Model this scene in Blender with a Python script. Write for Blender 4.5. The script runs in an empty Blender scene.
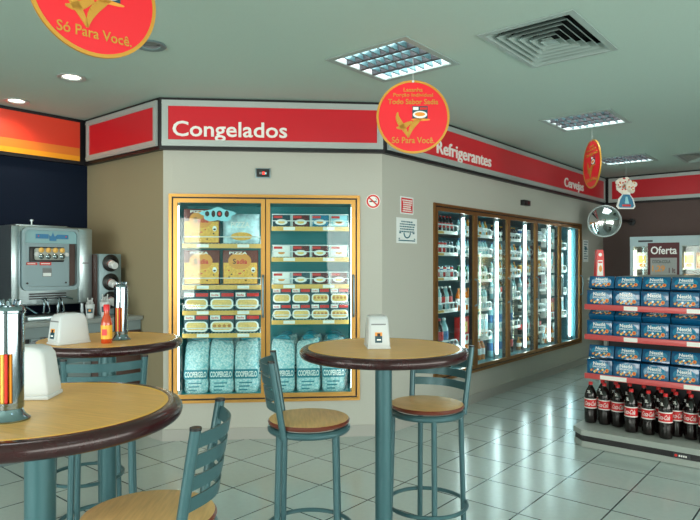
import bpy, bmesh, math, random
from mathutils import Matrix, Vector
random.seed(7)
SC = bpy.context.scene
COL = SC.collection
R = math.radians
PI = math.pi

# ------------------------------------------------------------------ materials
def lin(v):
    v /= 255.0
    return v / 12.92 if v <= 0.04045 else ((v + 0.055) / 1.055) ** 2.4
def rgb(r, g, b): return (lin(r), lin(g), lin(b), 1)
MATS = {}
def mat(name, c, rough=.5, metal=0, emit=0, ecol=None, noise=0, nscale=20, coat=0, stretch=None, bump=0, spec=None, alpha=None, trans=0):
    if name in MATS: return MATS[name]
    m = bpy.data.materials.new(name); m.use_nodes = True
    nt = m.node_tree; b = nt.nodes['Principled BSDF']
    col = rgb(*c)
    b.inputs['Base Color'].default_value = col
    b.inputs['Roughness'].default_value = rough
    b.inputs['Metallic'].default_value = metal
    if coat: b.inputs['Coat Weight'].default_value = coat; b.inputs['Coat Roughness'].default_value = .08
    if spec is not None: b.inputs['Specular IOR Level'].default_value = spec
    if trans: b.inputs['Transmission Weight'].default_value = trans
    if emit:
        b.inputs['Emission Color'].default_value = rgb(*(ecol or c)); b.inputs['Emission Strength'].default_value = emit
    if noise or bump:
        tc = nt.nodes.new('ShaderNodeTexCoord'); mp = nt.nodes.new('ShaderNodeMapping')
        nz = nt.nodes.new('ShaderNodeTexNoise'); nz.inputs['Scale'].default_value = nscale; nz.inputs['Detail'].default_value = 4
        if stretch: mp.inputs['Scale'].default_value = stretch
        nt.links.new(tc.outputs['Object'], mp.inputs[0]); nt.links.new(mp.outputs[0], nz.inputs[0])
        if noise:
            cr = nt.nodes.new('ShaderNodeValToRGB')
            cr.color_ramp.elements[0].position = .3; cr.color_ramp.elements[1].position = .7
            cr.color_ramp.elements[0].color = tuple(x * (1 - noise) for x in col[:3]) + (1,)
            cr.color_ramp.elements[1].color = tuple(min(1, x * (1 + noise)) for x in col[:3]) + (1,)
            nt.links.new(nz.outputs[0], cr.inputs[0]); nt.links.new(cr.outputs[0], b.inputs['Base Color'])
        if bump:
            bp = nt.nodes.new('ShaderNodeBump'); bp.inputs['Strength'].default_value = bump; bp.inputs['Distance'].default_value = .01
            nt.links.new(nz.outputs[0], bp.inputs['Height']); nt.links.new(bp.outputs[0], b.inputs['Normal'])
    MATS[name] = m
    return m

def glass_mat(name, tint, f=1.0):
    m = bpy.data.materials.new(name); m.use_nodes = True; nt = m.node_tree; nt.nodes.clear()
    o = nt.nodes.new('ShaderNodeOutputMaterial'); mx = nt.nodes.new('ShaderNodeMixShader')
    t = nt.nodes.new('ShaderNodeBsdfTransparent'); t.inputs[0].default_value = rgb(*tint)
    g = nt.nodes.new('ShaderNodeBsdfGlossy'); g.inputs['Roughness'].default_value = .02
    fr = nt.nodes.new('ShaderNodeFresnel'); ge = nt.nodes.new('ShaderNodeNewGeometry')      # a thin sheet: both faces reflect like the outer one
    ma = nt.nodes.new('ShaderNodeMath'); ma.operation = 'MULTIPLY_ADD'; ma.inputs[1].default_value = 1 / 1.45 - 1.45; ma.inputs[2].default_value = 1.45
    nt.links.new(ge.outputs['Backfacing'], ma.inputs[0]); nt.links.new(ma.outputs[0], fr.inputs[0])
    mu = nt.nodes.new('ShaderNodeMath'); mu.operation = 'MULTIPLY'; mu.inputs[1].default_value = f
    nt.links.new(fr.outputs[0], mu.inputs[0]); nt.links.new(mu.outputs[0], mx.inputs[0])
    nt.links.new(t.outputs[0], mx.inputs[1]); nt.links.new(g.outputs[0], mx.inputs[2]); nt.links.new(mx.outputs[0], o.inputs[0])
    MATS[name] = m
    return m

def tile_mat():
    m = bpy.data.materials.new('floor_tiles'); m.use_nodes = True; nt = m.node_tree; b = nt.nodes['Principled BSDF']
    tc = nt.nodes.new('ShaderNodeTexCoord'); mp = nt.nodes.new('ShaderNodeMapping')
    mp.inputs['Location'].default_value = (1.53 + 4.0, 4.0 - 3.757 + 4.0, 0)
    br = nt.nodes.new('ShaderNodeTexBrick'); br.offset = 0; br.squash = 1
    br.inputs['Scale'].default_value = 1; br.inputs['Brick Width'].default_value = .4; br.inputs['Row Height'].default_value = .4
    br.inputs['Mortar Size'].default_value = .005; br.inputs['Mortar Smooth'].default_value = .1; br.inputs['Bias'].default_value = 0
    br.inputs['Color1'].default_value = rgb(174, 189, 185); br.inputs['Color2'].default_value = rgb(179, 193, 189)
    br.inputs['Mortar'].default_value = rgb(40, 66, 70)
    nt.links.new(tc.outputs['Object'], mp.inputs[0]); nt.links.new(mp.outputs[0], br.inputs[0])
    nz = nt.nodes.new('ShaderNodeTexNoise'); nz.inputs['Scale'].default_value = 30; nz.inputs['Detail'].default_value = 6
    mx = nt.nodes.new('ShaderNodeMixRGB'); mx.blend_type = 'MULTIPLY'; mx.inputs[0].default_value = .12
    nt.links.new(tc.outputs['Object'], nz.inputs[0])
    nt.links.new(br.outputs[0], mx.inputs[1]); nt.links.new(nz.outputs[0], mx.inputs[2]); nt.links.new(mx.outputs[0], b.inputs['Base Color'])
    b.inputs['Roughness'].default_value = .19; b.inputs['IOR'].default_value = 1.55
    bp = nt.nodes.new('ShaderNodeBump'); bp.inputs['Strength'].default_value = .15; bp.inputs['Distance'].default_value = .002; bp.invert = True
    nt.links.new(br.outputs['Fac'], bp.inputs['Height']); nt.links.new(bp.outputs[0], b.inputs['Normal'])
    return m

def ice_mat():
    m = bpy.data.materials.new('bagged_ice'); m.use_nodes = True; nt = m.node_tree; b = nt.nodes['Principled BSDF']
    tc = nt.nodes.new('ShaderNodeTexCoord')
    v = nt.nodes.new('ShaderNodeTexVoronoi'); v.inputs['Scale'].default_value = 58
    cr = nt.nodes.new('ShaderNodeValToRGB'); e = cr.color_ramp.elements
    e[0].position = .12; e[0].color = rgb(232, 246, 246); e[1].position = .9; e[1].color = rgb(140, 204, 212)
    nt.links.new(tc.outputs['Object'], v.inputs[0]); nt.links.new(v.outputs['Distance'], cr.inputs[0]); nt.links.new(cr.outputs[0], b.inputs['Base Color'])
    bp = nt.nodes.new('ShaderNodeBump'); bp.inputs['Strength'].default_value = .5; bp.inputs['Distance'].default_value = .02
    nt.links.new(v.outputs['Distance'], bp.inputs['Height']); nt.links.new(bp.outputs[0], b.inputs['Normal'])
    b.inputs['Roughness'].default_value = .25
    return m

M = {}
M['floor'] = tile_mat(); M['ice'] = ice_mat()
M['ceil'] = mat('ceiling_paint', (176, 199, 190), .9, noise=.02, nscale=120)
M['wall'] = mat('wall_laminate', (180, 182, 173), .75, noise=.02, nscale=90)
M['wallw'] = mat('wall_laminate_plain', (200, 198, 192), .75, noise=.02, nscale=90)
M['wallo'] = mat('wall_olive', (138, 130, 104), .75, noise=.02, nscale=90)
M['walln'] = mat('wall_navy', (8, 22, 42), .85, spec=.2, noise=.05, nscale=60)
M['wallfar'] = mat('wall_brown_grey', (102, 85, 82), .85, noise=.03, nscale=60)
M['skirt'] = mat('skirting', (165, 166, 160), .6)
M['black'] = mat('black_trim', (14, 14, 20), .4)
M['blackp'] = mat('black_plastic', (20, 20, 22), .35)
M['silver'] = mat('silver_moulding', (180, 190, 188), .38, metal=.3)
M['red'] = mat('red_sign_face', (208, 30, 44), .3)
M['white'] = mat('white_plastic', (196, 202, 204), .35)
M['letter'] = mat('white_lettering', (240, 240, 236), .4)
M['sred'] = mat('stripe_red', (224, 62, 38), .4); M['sor'] = mat('stripe_orange', (226, 122, 40), .4); M['syel'] = mat('stripe_yellow', (242, 160, 24), .4)
M['gold'] = mat('gold_anodised', (198, 150, 80), .32, metal=.75)
M['goldd'] = mat('bronze_anodised', (150, 108, 62), .35, metal=.7)
M['steel'] = mat('stainless', (172, 188, 192), .28, metal=.9, noise=.06, nscale=8, stretch=(1, 1, 30))
M['steelm'] = mat('stainless_dull', (128, 150, 156), .42, metal=.6)
M['chrome'] = mat('chrome', (146, 162, 170), .12, metal=1)
M['stool'] = mat('stool_grey_blue_paint', (64, 100, 106), .32, metal=.3)
M['pole'] = mat('table_pole_paint', (62, 102, 108), .34, metal=.3)
M['lam'] = mat('tan_wood_laminate', (222, 170, 94), .38, noise=.10, nscale=3, stretch=(3, 40, 3))
M['seat'] = mat('seat_wood', (218, 180, 118), .4, noise=.12, nscale=3, stretch=(3, 30, 3))
M['seated'] = mat('seat_edge', (104, 48, 34), .35, coat=.4)
M['rim'] = mat('burgundy_bullnose', (46, 18, 20), .2, spec=.5, noise=.15, nscale=6, stretch=(8, 8, 1))
M['inlay'] = mat('yellow_inlay', (232, 178, 80), .4)
M['liner'] = mat('freezer_liner_teal', (28, 150, 156), .5)
M['linerd'] = mat('cooler_liner_teal', (64, 128, 138), .5)
M['wire'] = mat('white_wire', (226, 234, 234), .4)
M['strip'] = mat('price_strip_cream', (222, 176, 92), .45)
M['tag'] = mat('white_price_tag', (238, 238, 232), .5)
M['tube'] = mat('freezer_lamp', (225, 250, 250), .4, emit=8, ecol=(252, 255, 250))
M['tubec'] = mat('cooler_lamp', (235, 252, 255), .4, emit=20, ecol=(238, 253, 253))
M['troff'] = mat('ceiling_tube', (235, 250, 255), .4, emit=3, ecol=(240, 250, 255))
M['reflector'] = mat('reflector_white', (214, 226, 228), .3, metal=.2)
M['louvre'] = mat('louvre_aluminium', (84, 122, 128), .3, metal=.5)
M['bulb'] = mat('downlight_bulb', (255, 246, 228), .4, emit=6, ecol=(255, 244, 222))
M['vent'] = mat('diffuser_paint', (150, 168, 164), .5)
M['dark'] = mat('dark_void', (10, 12, 14), .9)
M['pane'] = glass_mat('door_glass', (244, 254, 254)); M['wpane'] = glass_mat('added_window_glass', (250, 252, 250)); M['clear'] = glass_mat('clear_tube', (240, 240, 240), .7)
M['discred'] = mat('disc_red', (230, 34, 46), .35); M['discgold'] = mat('disc_gold', (206, 150, 58), .35, metal=.3)
M['thread'] = mat('nylon_thread', (200, 205, 205), .4)
M['mirror'] = mat('mirror_face', (225, 230, 232), .03, metal=1)
M['grille'] = mat('grey_enamel', (158, 166, 160), .45)
M['pink'] = mat('red_price_rail', (206, 84, 84), .3)
M['bluebox'] = mat('blue_carton', (10, 84, 126), .12, noise=.1, nscale=14, coat=.8); M['bluelt'] = mat('blue_carton_light', (24, 122, 160), .12, coat=.8)
M['choc'] = mat('print_chocolate', (110, 56, 34), .4); M['or'] = mat('print_orange', (228, 150, 56), .4); M['yl'] = mat('print_yellow', (240, 206, 110), .4)
M['cola'] = mat('cola_dark', (15, 7, 7), .1, coat=.2); M['colared'] = mat('cola_label_red', (206, 28, 34), .3); M['capred'] = mat('red_cap', (210, 34, 36), .35)
M['pizzabox'] = mat('pizza_box_brown', (104, 40, 34), .4); M['pizza'] = mat('pizza_print', (240, 176, 72), .5, noise=.25, nscale=60)
M['olive'] = mat('print_olive', (40, 26, 22), .5); M['redp'] = mat('print_red', (212, 44, 40), .4); M['teald'] = mat('print_dark_teal', (14, 70, 84), .4)
M['bagw'] = mat('plastic_bag_white_blue', (190, 222, 234), .25, noise=.3, nscale=18)
M['lasag'] = mat('lasagne_print', (236, 196, 120), .5, noise=.2, nscale=50); M['lasag2'] = mat('lasagne_brown_print', (196, 130, 66), .5, noise=.3, nscale=60)
M['bandteal'] = mat('ice_band_teal', (16, 128, 146), .35)
M['cyan'] = mat('sticker_cyan', (150, 214, 226), .4)
M['paperw'] = mat('paper_white', (226, 234, 234), .6); M['inkteal'] = mat('ink_teal', (40, 104, 120), .6)
M['maroon'] = mat('poster_maroon', (84, 24, 30), .5); M['postgrey'] = mat('poster_grey', (158, 160, 156), .6)
M['panelhd'] = mat('machine_header', (122, 164, 172), .4); M['blue'] = mat('emblem_blue', (36, 110, 156), .4)
M['ctr'] = mat('counter_top', (150, 158, 158), .3, metal=.3); M['ctrf'] = mat('counter_front', (112, 128, 130), .45); M['ctrb'] = mat('counter_front_brown', (66, 44, 38), .5)
M['straw1'] = mat('straw_red', (206, 40, 30), .4); M['straw2'] = mat('straw_orange', (232, 140, 30), .4); M['straw3'] = mat('straw_yellow', (232, 196, 90), .4)
M['sauce'] = mat('hot_sauce', (190, 66, 24), .15, coat=.6); M['saucel'] = mat('sauce_label', (236, 176, 48), .4)
M['amber'] = mat('drink_amber', (206, 142, 50), .12, coat=.5); M['orangej'] = mat('drink_orange', (236, 128, 30), .15, coat=.5); M['water'] = mat('drink_clear', (150, 206, 212), .12, coat=.5)
M['green'] = mat('drink_green', (30, 110, 70), .12, coat=.5); M['bluel'] = mat('label_blue', (36, 110, 170), .35)
M['popc'] = mat('flower_white', (246, 236, 222), .5); M['vase'] = mat('vase_blue', (30, 120, 160), .3)
M['grey'] = mat('mid_grey', (120, 124, 126), .5); M['darkgrey'] = mat('dark_grey', (52, 54, 58), .5)

# ------------------------------------------------------------------ mesh builder
_tc = {}
def text_data(s, bold=0.0, extrude=.03):
    k = (s, bold, extrude)
    if k not in _tc:
        cu = bpy.data.curves.new('tmp', 'FONT'); cu.body = s; cu.size = 1; cu.extrude = extrude; cu.offset = bold; cu.resolution_u = 3
        o = bpy.data.objects.new('tmp', cu); COL.objects.link(o)
        dg = bpy.context.evaluated_depsgraph_get()
        me = bpy.data.meshes.new_from_object(o.evaluated_get(dg))
        vs = [v.co.copy() for v in me.vertices]; fs = [tuple(p.vertices) for p in me.polygons]
        bpy.data.objects.remove(o); bpy.data.curves.remove(cu); bpy.data.meshes.remove(me)
        x0 = min(v.x for v in vs); x1 = max(v.x for v in vs); y0 = min(v.y for v in vs); y1 = max(v.y for v in vs)
        vs = [Vector(((v.x - x0) / (x1 - x0), (v.y - y0) / (y1 - y0), (v.z + extrude) / (2 * extrude))) for v in vs]
        _tc[k] = (vs, fs, (x1 - x0) / (y1 - y0))
    return _tc[k]

class MB:
    def __init__(s, M=None): s.v = []; s.f = []; s.mi = []; s.M = M or Matrix()
    def add(s, vs, fs, m=0, M=None):
        T = s.M @ M if M is not None else s.M
        n = len(s.v); s.v += [T @ Vector(v) for v in vs]
        s.f += [tuple(i + n for i in f) for f in fs]; s.mi += [m] * len(fs)
        return s
    def box(s, x0, x1, y0, y1, z0, z1, m=0, bev=0, M=None, seg=2):
        if not bev:
            vs = [(x, y, z) for x in (x0, x1) for y in (y0, y1) for z in (z0, z1)]
            return s.add(vs, [(0, 1, 3, 2), (4, 6, 7, 5), (0, 4, 5, 1), (2, 3, 7, 6), (0, 2, 6, 4), (1, 5, 7, 3)], m, M)
        bm = bmesh.new(); bmesh.ops.create_cube(bm, size=1)
        for v in bm.verts: v.co = ((x0 + x1) / 2 + v.co.x * (x1 - x0), (y0 + y1) / 2 + v.co.y * (y1 - y0), (z0 + z1) / 2 + v.co.z * (z1 - z0))
        bmesh.ops.bevel(bm, geom=bm.edges[:], offset=bev, segments=seg, profile=.5, affect='EDGES')
        bm.verts.index_update()
        s.add([v.co.copy() for v in bm.verts], [tuple(v.index for v in f.verts) for f in bm.faces], m, M); bm.free()
        return s
    def lathe(s, prof, seg=24, m=0, c=(0, 0, 0), M=None, a0=0, a1=2 * PI, sx=1, sy=1, mats=None):
        full = abs(a1 - a0 - 2 * PI) < 1e-6; n = seg if full else seg + 1
        vs = []; fs = []; ms = []
        for r, z in prof:
            for i in range(n):
                a = a0 + (a1 - a0) * i / seg
                vs.append((c[0] + r * sx * math.cos(a), c[1] + r * sy * math.sin(a), c[2] + z))
        for j in range(len(prof) - 1):
            for i in range(seg):
                i2 = (i + 1) % n
                a, b, c2, d = j * n + i, j * n + i2, (j + 1) * n + i2, (j + 1) * n + i
                if prof[j][0] == 0 and prof[j + 1][0] == 0: continue
                if prof[j][0] == 0: fs.append((a, c2, d))
                elif prof[j + 1][0] == 0: fs.append((a, b, d))
                else: fs.append((a, b, c2, d))
                ms.append(mats[j] if mats else m)
        k = len(s.mi); s.add(vs, fs, m, M); s.mi[k:] = ms
        return s
    def cyl(s, r, z0, z1, seg=20, m=0, c=(0, 0), M=None, r2=None):
        r2 = r if r2 is None else r2
        return s.lathe([(0, z0), (r, z0), (r2, z1), (0, z1)], seg, m, (c[0], c[1], 0), M)
    def tube(s, pts, r, seg=8, m=0, M=None, closed=False):
        pts = [Vector(p) for p in pts]; n = len(pts); vs = []; fs = []
        up = None
        for i, p in enumerate(pts):
            if closed: t = (pts[(i + 1) % n] - pts[i - 1])
            else: t = pts[min(i + 1, n - 1)] - pts[max(i - 1, 0)]
            t.normalize()
            if up is None:
                up = Vector((0, 0, 1)) if abs(t.z) < .9 else Vector((1, 0, 0))
            up = (up - t * up.dot(t)).normalized(); sd = t.cross(up)
            for k in range(seg):
                a = 2 * PI * k / seg
                vs.append(p + up * (r * math.cos(a)) + sd * (r * math.sin(a)))
        for i in range(n if closed else n - 1):
            for k in range(seg):
                k2 = (k + 1) % seg; j = (i + 1) % n
                fs.append((i * seg + k, i * seg + k2, j * seg + k2, j * seg + k))
        if not closed:
            fs.append(tuple(range(seg))[::-1]); fs.append(tuple((n - 1) * seg + k for k in range(seg)))
        return s.add(vs, fs, m, M)
    def prism(s, poly, z0, z1, m=0, M=None):
        n = len(poly); vs = [(x, y, z0) for x, y in poly] + [(x, y, z1) for x, y in poly]
        fs = [tuple(range(n))[::-1], tuple(range(n, 2 * n))] + [(i, (i + 1) % n, n + (i + 1) % n, n + i) for i in range(n)]
        return s.add(vs, fs, m, M)
    def xz(s, poly, y0, y1, m=0, M=None):            # outline in x,z extruded along y
        n = len(poly); vs = [(x, y0, z) for x, z in poly] + [(x, y1, z) for x, z in poly]
        fs = [tuple(range(n)), tuple(range(n, 2 * n))[::-1]] + [(i, n + i, n + (i + 1) % n, (i + 1) % n) for i in range(n)]
        return s.add(vs, fs, m, M)
    def text(s, t, x, y, z, h, w=None, m=0, bold=0.0, d=.002, M=None, shear=0):   # faces -y; lower left corner at x,z
        vs, fs, asp = text_data(t, bold)
        if w is None: w = h * asp
        return s.add([(x + v.x * w + shear * v.y * h, y - v.z * d, z + v.y * h) for v in vs], fs, m, M)
    def textc(s, t, y, cx, z, h, w=None, m=0, bold=0.0, d=.002, M=None):
        vs, fs, asp = text_data(t, bold)
        if w is None: w = h * asp
        return s.text(t, cx - w / 2, y, z, h, w, m, bold, d, M)
    def textcyl(s, t, r, z, h, a_mid, a_span, m=0, bold=0.0, d=.0015, shear=0, M=None):
        vs, fs, _ = text_data(t, bold)
        out = []
        for v in vs:
            a = a_mid - a_span / 2 + (v.x + shear * (v.y - .5)) * a_span
            rr = r + v.z * d
            out.append((rr * math.cos(a), rr * math.sin(a), z + v.y * h))
        return s.add(out, fs, m, M)
    def disc(s, cx, cz, rx, rz, y0, y1, m=0, seg=24, M=None):   # ellipse facing -y
        return s.xz([(cx + rx * math.cos(2 * PI * i / seg), cz + rz * math.sin(2 * PI * i / seg)) for i in range(seg)], y0, y1, m, M)
    def mesh(s, name, mats, sharp=35):
        me = bpy.data.meshes.new(name); me.from_pydata([tuple(v) for v in s.v], [], s.f)
        for k in mats: me.materials.append(M[k])
        me.polygons.foreach_set('material_index', s.mi)
        bm = bmesh.new(); bm.from_mesh(me); bmesh.ops.recalc_face_normals(bm, faces=bm.faces[:]); bm.to_mesh(me); bm.free()
        me.polygons.foreach_set('use_smooth', [True] * len(me.polygons)); me.set_sharp_from_angle(angle=R(sharp)); me.update()
        return me
    def build(s, name, mats, parent=None, sharp=35):
        if isinstance(mats, str): mats = [mats]
        o = bpy.data.objects.new(name, s.mesh(name, mats, sharp)); COL.objects.link(o)
        if parent: o.parent = parent
        return o

def tag(o, label, cat, group=None):
    o['label'] = label; o['category'] = cat
    if group: o['group'] = group
    return o
def empty(name, loc, rz, label, cat, group=None):
    o = bpy.data.objects.new(name, None); COL.objects.link(o); o.empty_display_size = .1
    o.location = loc; o.rotation_euler = (0, 0, rz)
    return tag(o, label, cat, group)
def struct(o): o['kind'] = 'structure'; return o
def place(o, loc, rz=0): o.location = loc; o.rotation_euler = (0, 0, rz); return o
def dup(root, loc, rz, label, group=None):
    r = root.copy(); COL.objects.link(r); r.location = loc; r.rotation_euler = (0, 0, rz); r['label'] = label
    if group: r['group'] = group
    for ch in list(root.children):
        c = ch.copy(); COL.objects.link(c); c.parent = r
        for g in list(ch.children):
            d = g.copy(); COL.objects.link(d); d.parent = c
    return r
def single(name, me, loc, rz, label, cat, group=None):
    o = bpy.data.objects.new(name, me); COL.objects.link(o); o.location = loc; o.rotation_euler = (0, 0, rz)
    return tag(o, label, cat, group)
ORD = ['first', 'second', 'third', 'fourth', 'fifth', 'sixth', 'seventh', 'eighth', 'ninth', 'tenth', 'eleventh']

# ------------------------------------------------------------------ key plan (x to the right of the cooler wall, y along it)
r2 = math.sqrt(.5); H = 2.82
P0 = Vector((-5.68, 2.869)); P1 = Vector((-4.405, 2.869)); P2 = Vector((-3.118, 4.155)); P3 = Vector((-3.118, 9.97))
XW, XE, YS, YN = -5.68, 3.6, -3.6, 9.97

WIN = 360  # energy of the lamps at the added windows
# camera
TH = 39.9
cam = bpy.data.cameras.new('camera'); co = bpy.data.objects.new('camera', cam); COL.objects.link(co)
co.location = (0, 0, 1.45); co.rotation_euler = (R(90), 0, R(TH)); cam.sensor_width = 36; cam.lens = 610 / 700 * 36; cam.shift_y = 5 / 700
cam.clip_start = .05; SC.camera = co

# ------------------------------------------------------------------ shell
b = MB(); b.box(XW - .8, XE + .1, YS - .1, YN + .1, -.1, 0); struct(b.build('floor', 'floor'))

TROFF = [(-2.405, 3.33), (-2.0, 5.88), (-2.345, 8.36), (.55, 5.88), (.55, 8.36), (.55, 3.33), (-2.4, .75), (.55, .75), (-4.9, -1.0), (-2.4, -1.9), (.55, -1.9), (2.6, 2.0), (2.6, 6.5)]
DIFF = [(-1.46, 3.66, .57, .79), (-1.50, 8.75, .57, .79)]
DOWN = [(-5.40, 2.12), (-4.41, 2.11), (-3.392, 2.115)]
holes = [(x - .3, x + .3, y - .3, y + .3) for x, y in TROFF] + [(x - w / 2 + .03, x + w / 2 - .03, y - h / 2 + .03, y + h / 2 - .03) for x, y, w, h in DIFF] + [(x - .06, x + .06, y - .06, y + .06) for x, y in DOWN]
xs = sorted({XW - .1, XE + .1} | {h[0] for h in holes} | {h[1] for h in holes}); ys = sorted({YS - .1, YN + .1} | {h[2] for h in holes} | {h[3] for h in holes})
b = MB(); vid = {}
vs = []; fs = []
def cv(x, y):
    if (x, y) not in vid: vid[(x, y)] = len(vs); vs.append((x, y, H))
    return vid[(x, y)]
for i in range(len(xs) - 1):
    for j in range(len(ys) - 1):
        cx, cy = (xs[i] + xs[i + 1]) / 2, (ys[j] + ys[j + 1]) / 2
        if any(h[0] < cx < h[1] and h[2] < cy < h[3] for h in holes): continue
        fs.append((cv(xs[i], ys[j]), cv(xs[i], ys[j + 1]), cv(xs[i + 1], ys[j + 1]), cv(xs[i + 1], ys[j])))
n = len(vs); fs2 = [tuple(k + n for k in f[::-1]) for f in fs]
b.add(vs + [(x, y, z + .02) for x, y, z in vs], fs + fs2)
struct(b.build('ceiling', 'ceil'))

def wall_seg(name, A, B, openings, mk, t=.06, z1=H):
    A = Vector(A); B = Vector(B); d = B - A; L = d.length
    o = bpy.data.objects.new(name, None)
    b = MB()
    us = sorted({0, L} | {u for op in openings for u in op[:2]})
    for i in range(len(us) - 1):
        op = [q for q in openings if q[0] <= us[i] + 1e-6 and q[1] >= us[i + 1] - 1e-6]
        if op:
            b.box(us[i], us[i + 1], 0, t, 0, op[0][2]); b.box(us[i], us[i + 1], 0, t, op[0][3], z1)
        else: b.box(us[i], us[i + 1], 0, t, 0, z1)
    bpy.data.objects.remove(o)
    o = b.build(name, mk); o.location = (A.x, A.y, 0); o.rotation_euler = (0, 0, math.atan2(d.y, d.x))
    return struct(o)
LF = (P2 - P1).length; FW = 1.581; FU = LF - 1.773            # freezer frame starts FU along the front wall
wall_seg('wall_left', P0, P1, [], 'wallo')
wall_seg('wall_front', P1, P2, [(FU + .012, FU + FW - .012, .32, 2.025)], 'wall')
CY0 = 4.961; CW = 4.0
wall_seg('wall_right', P2, P3, [(CY0 - P2.y + .012, CY0 - P2.y + CW - .012, .335, 2.03)], 'wall')
wall_seg('wall_far', (P3.x, YN), (XE, YN), [], 'wallfar')
wall_seg('wall_counter', (XW, YS), (XW, P0.y), [], 'walln')
wall_seg('wall_back', (XE, YS), (XW, YS), [(2.8, 8.0, .45, 2.5)], 'wallw')
wall_seg('wall_east', (XE, YN), (XE, YS), [(4.2, 12.6, .45, 2.5)], 'wallw')
def make_added_window(name, loc, rz, W, z0, z1, n, power):  # added shop windows, out of view, each with an area lamp to brighten the room
    b = MB()
    for x0, x1, za, zb in [(0, W, z0, z0 + .06), (0, W, z1 - .06, z1)] + [(max(0, W * i / n - .06), min(W, W * i / n + .06), z0 + .06, z1 - .06) for i in range(n + 1)]: b.box(x0, x1, .01, .05, za, zb)
    o = b.build(name, 'steelm'); o.location = loc; o.rotation_euler = (0, 0, rz); struct(o)
    p = MB(); p.box(0, W, .028, .032, z0, z1); q = p.build('added_window_pane', 'wpane', o)
    ld = bpy.data.lights.new('daylight', 'AREA'); ld.shape = 'RECTANGLE'; ld.size = W; ld.size_y = z1 - z0; ld.energy = power; ld.color = (1, .975, .93)  # added area lamp just outside the pane
    lo = bpy.data.objects.new('daylight', ld); COL.objects.link(lo)
    T = Matrix.Translation(loc) @ Matrix.Rotation(rz, 4, 'Z') @ Matrix.Translation((W / 2, .10, (z0 + z1) / 2)) @ Matrix.Rotation(-PI / 2, 4, 'X')
    lo.matrix_world = T
make_added_window('added_window_1', (XE - 2.8, YS, 0), PI, 5.2, .45, 2.5, 4, WIN * .8)
make_added_window('added_window_2', (XE, YN - 4.2, 0), -PI / 2, 8.4, .45, 2.5, 6, WIN)

def skirt(name, A, B, e0, e1):
    A = Vector(A); B = Vector(B); d = B - A
    b = MB(); t = .012
    b.prism([(0, 0), (-e0 * t, -t), (d.length + e1 * t, -t), (d.length, 0)], 0, .095, 0)
    o = b.build(name, 'skirt'); o.location = (A.x, A.y, 0); o.rotation_euler = (0, 0, math.atan2(d.y, d.x)); struct(o)
k = math.tan(PI / 8)
skirt('baseboard_left', P0 + Vector((.99, 0)), P1, 0, k); skirt('baseboard_front', P1, P2, k, k); skirt('baseboard_right', P2, P3, k, -1); skirt('baseboard_far', P3, (1.0, YN), -1, 0)
# fine vertical joint on the front wall / right wall corner
# ------------------------------------------------------------------ fascia signs
def fascia(label, A, B, e0, e1, face, build_text=None):
    A = Vector(A); B = Vector(B); d = B - A; L = d.length; t = .05
    z0, z1 = 2.395, H - .002
    root = empty('fascia_sign', (A.x, A.y, z0), math.atan2(d.y, d.x), label, 'sign', 'fascia sign band under the ceiling')
    h = z1 - z0
    b = MB(); b.prism([(.002, -.002), (-e0 * t + .001, -t), (L + e1 * t - .001, -t), (L - .002, -.002)], 0, h); b.build('backing', 'black', root)
    x0, x1 = -e0 * t + (.03 if e0 < 0 else 0), L + e1 * t - (.03 if e1 < 0 else 0)
    if face == 'stripe':
        b = MB(); y = -t
        zs = [(.03, .075, 2), (.075, .15, 1), (.15, h - .03, 0)]
        for a, c2, m in zs: b.box(x0 + .02, x1 - .02, y - .008, y - .001, a, c2, m)
        b.build('striped_panel', ['sred', 'sor', 'syel'], root)
        return root
    g = .022; a0, a1 = x0 + g, x1 - g
    b = MB()
    for (za, zb) in ((.028, .078), (h - .07, h - .022)):
        b.box(a0, a1, -t - .016, -t - .001, za, zb); b.box(a0, a1, -t - .022, -t - .016, za + .015, zb - .018)
    for (xa, xb) in ((a0, a0 + .05), (a1 - .05, a1)):
        b.box(xa, xb, -t - .0155, -t - .001, .078, h - .07); b.box(xa + .016, xb - .016, -t - .021, -t - .0155, .06, h - .055)
    b.build('frame', 'silver', root)
    b = MB(); b.box(a0 + .05, a1 - .05, -t - .008, -t - .001, .078, h - .07); b.build('red_panel', 'red', root)
    if build_text: build_text(root, -t - .008)
    return root
fascia('striped red, orange and yellow fascia panel over the dark navy wall', (XW, YS), (XW, P0.y), 0, -1, 'stripe')
fascia('blank red fascia panel over the olive wall left of the freezer', P0, P1, -1, k, 'red')
def t_cong(root, y):
    x0 = (2 * 0) + LF - 1.732
    b = MB(); b.text('Congelados', x0 + .0, y, 2.462 - 2.395, .165, .93, 0, bold=.014, d=.008); b.build('lettering', 'letter', root)
fascia('red fascia sign reading Congelados above the two-door freezer', P1, P2, k, k, 'red', t_cong)
def t_ref(root, y):
    b = MB(); b.text('Refrigerantes', 4.93 - P2.y, y, 2.465 - 2.395, .165, 1.10, 0, bold=.014, d=.008); b.build('lettering', 'letter', root)
    b = MB(); b.text('Cervejas', 8.16 - P2.y, y, 2.47 - 2.395, .165, .74, 0, bold=.014, d=.008); b.build('lettering', 'letter', root)
fascia('long red fascia sign reading Refrigerantes and Cervejas above the glass-door cooler', P2, P3, k, -1, 'red', t_ref)
fascia('blank red fascia panel on the far wall behind the flower cut-out', P3, (1.6, YN), -1, 0, 'red')

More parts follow.
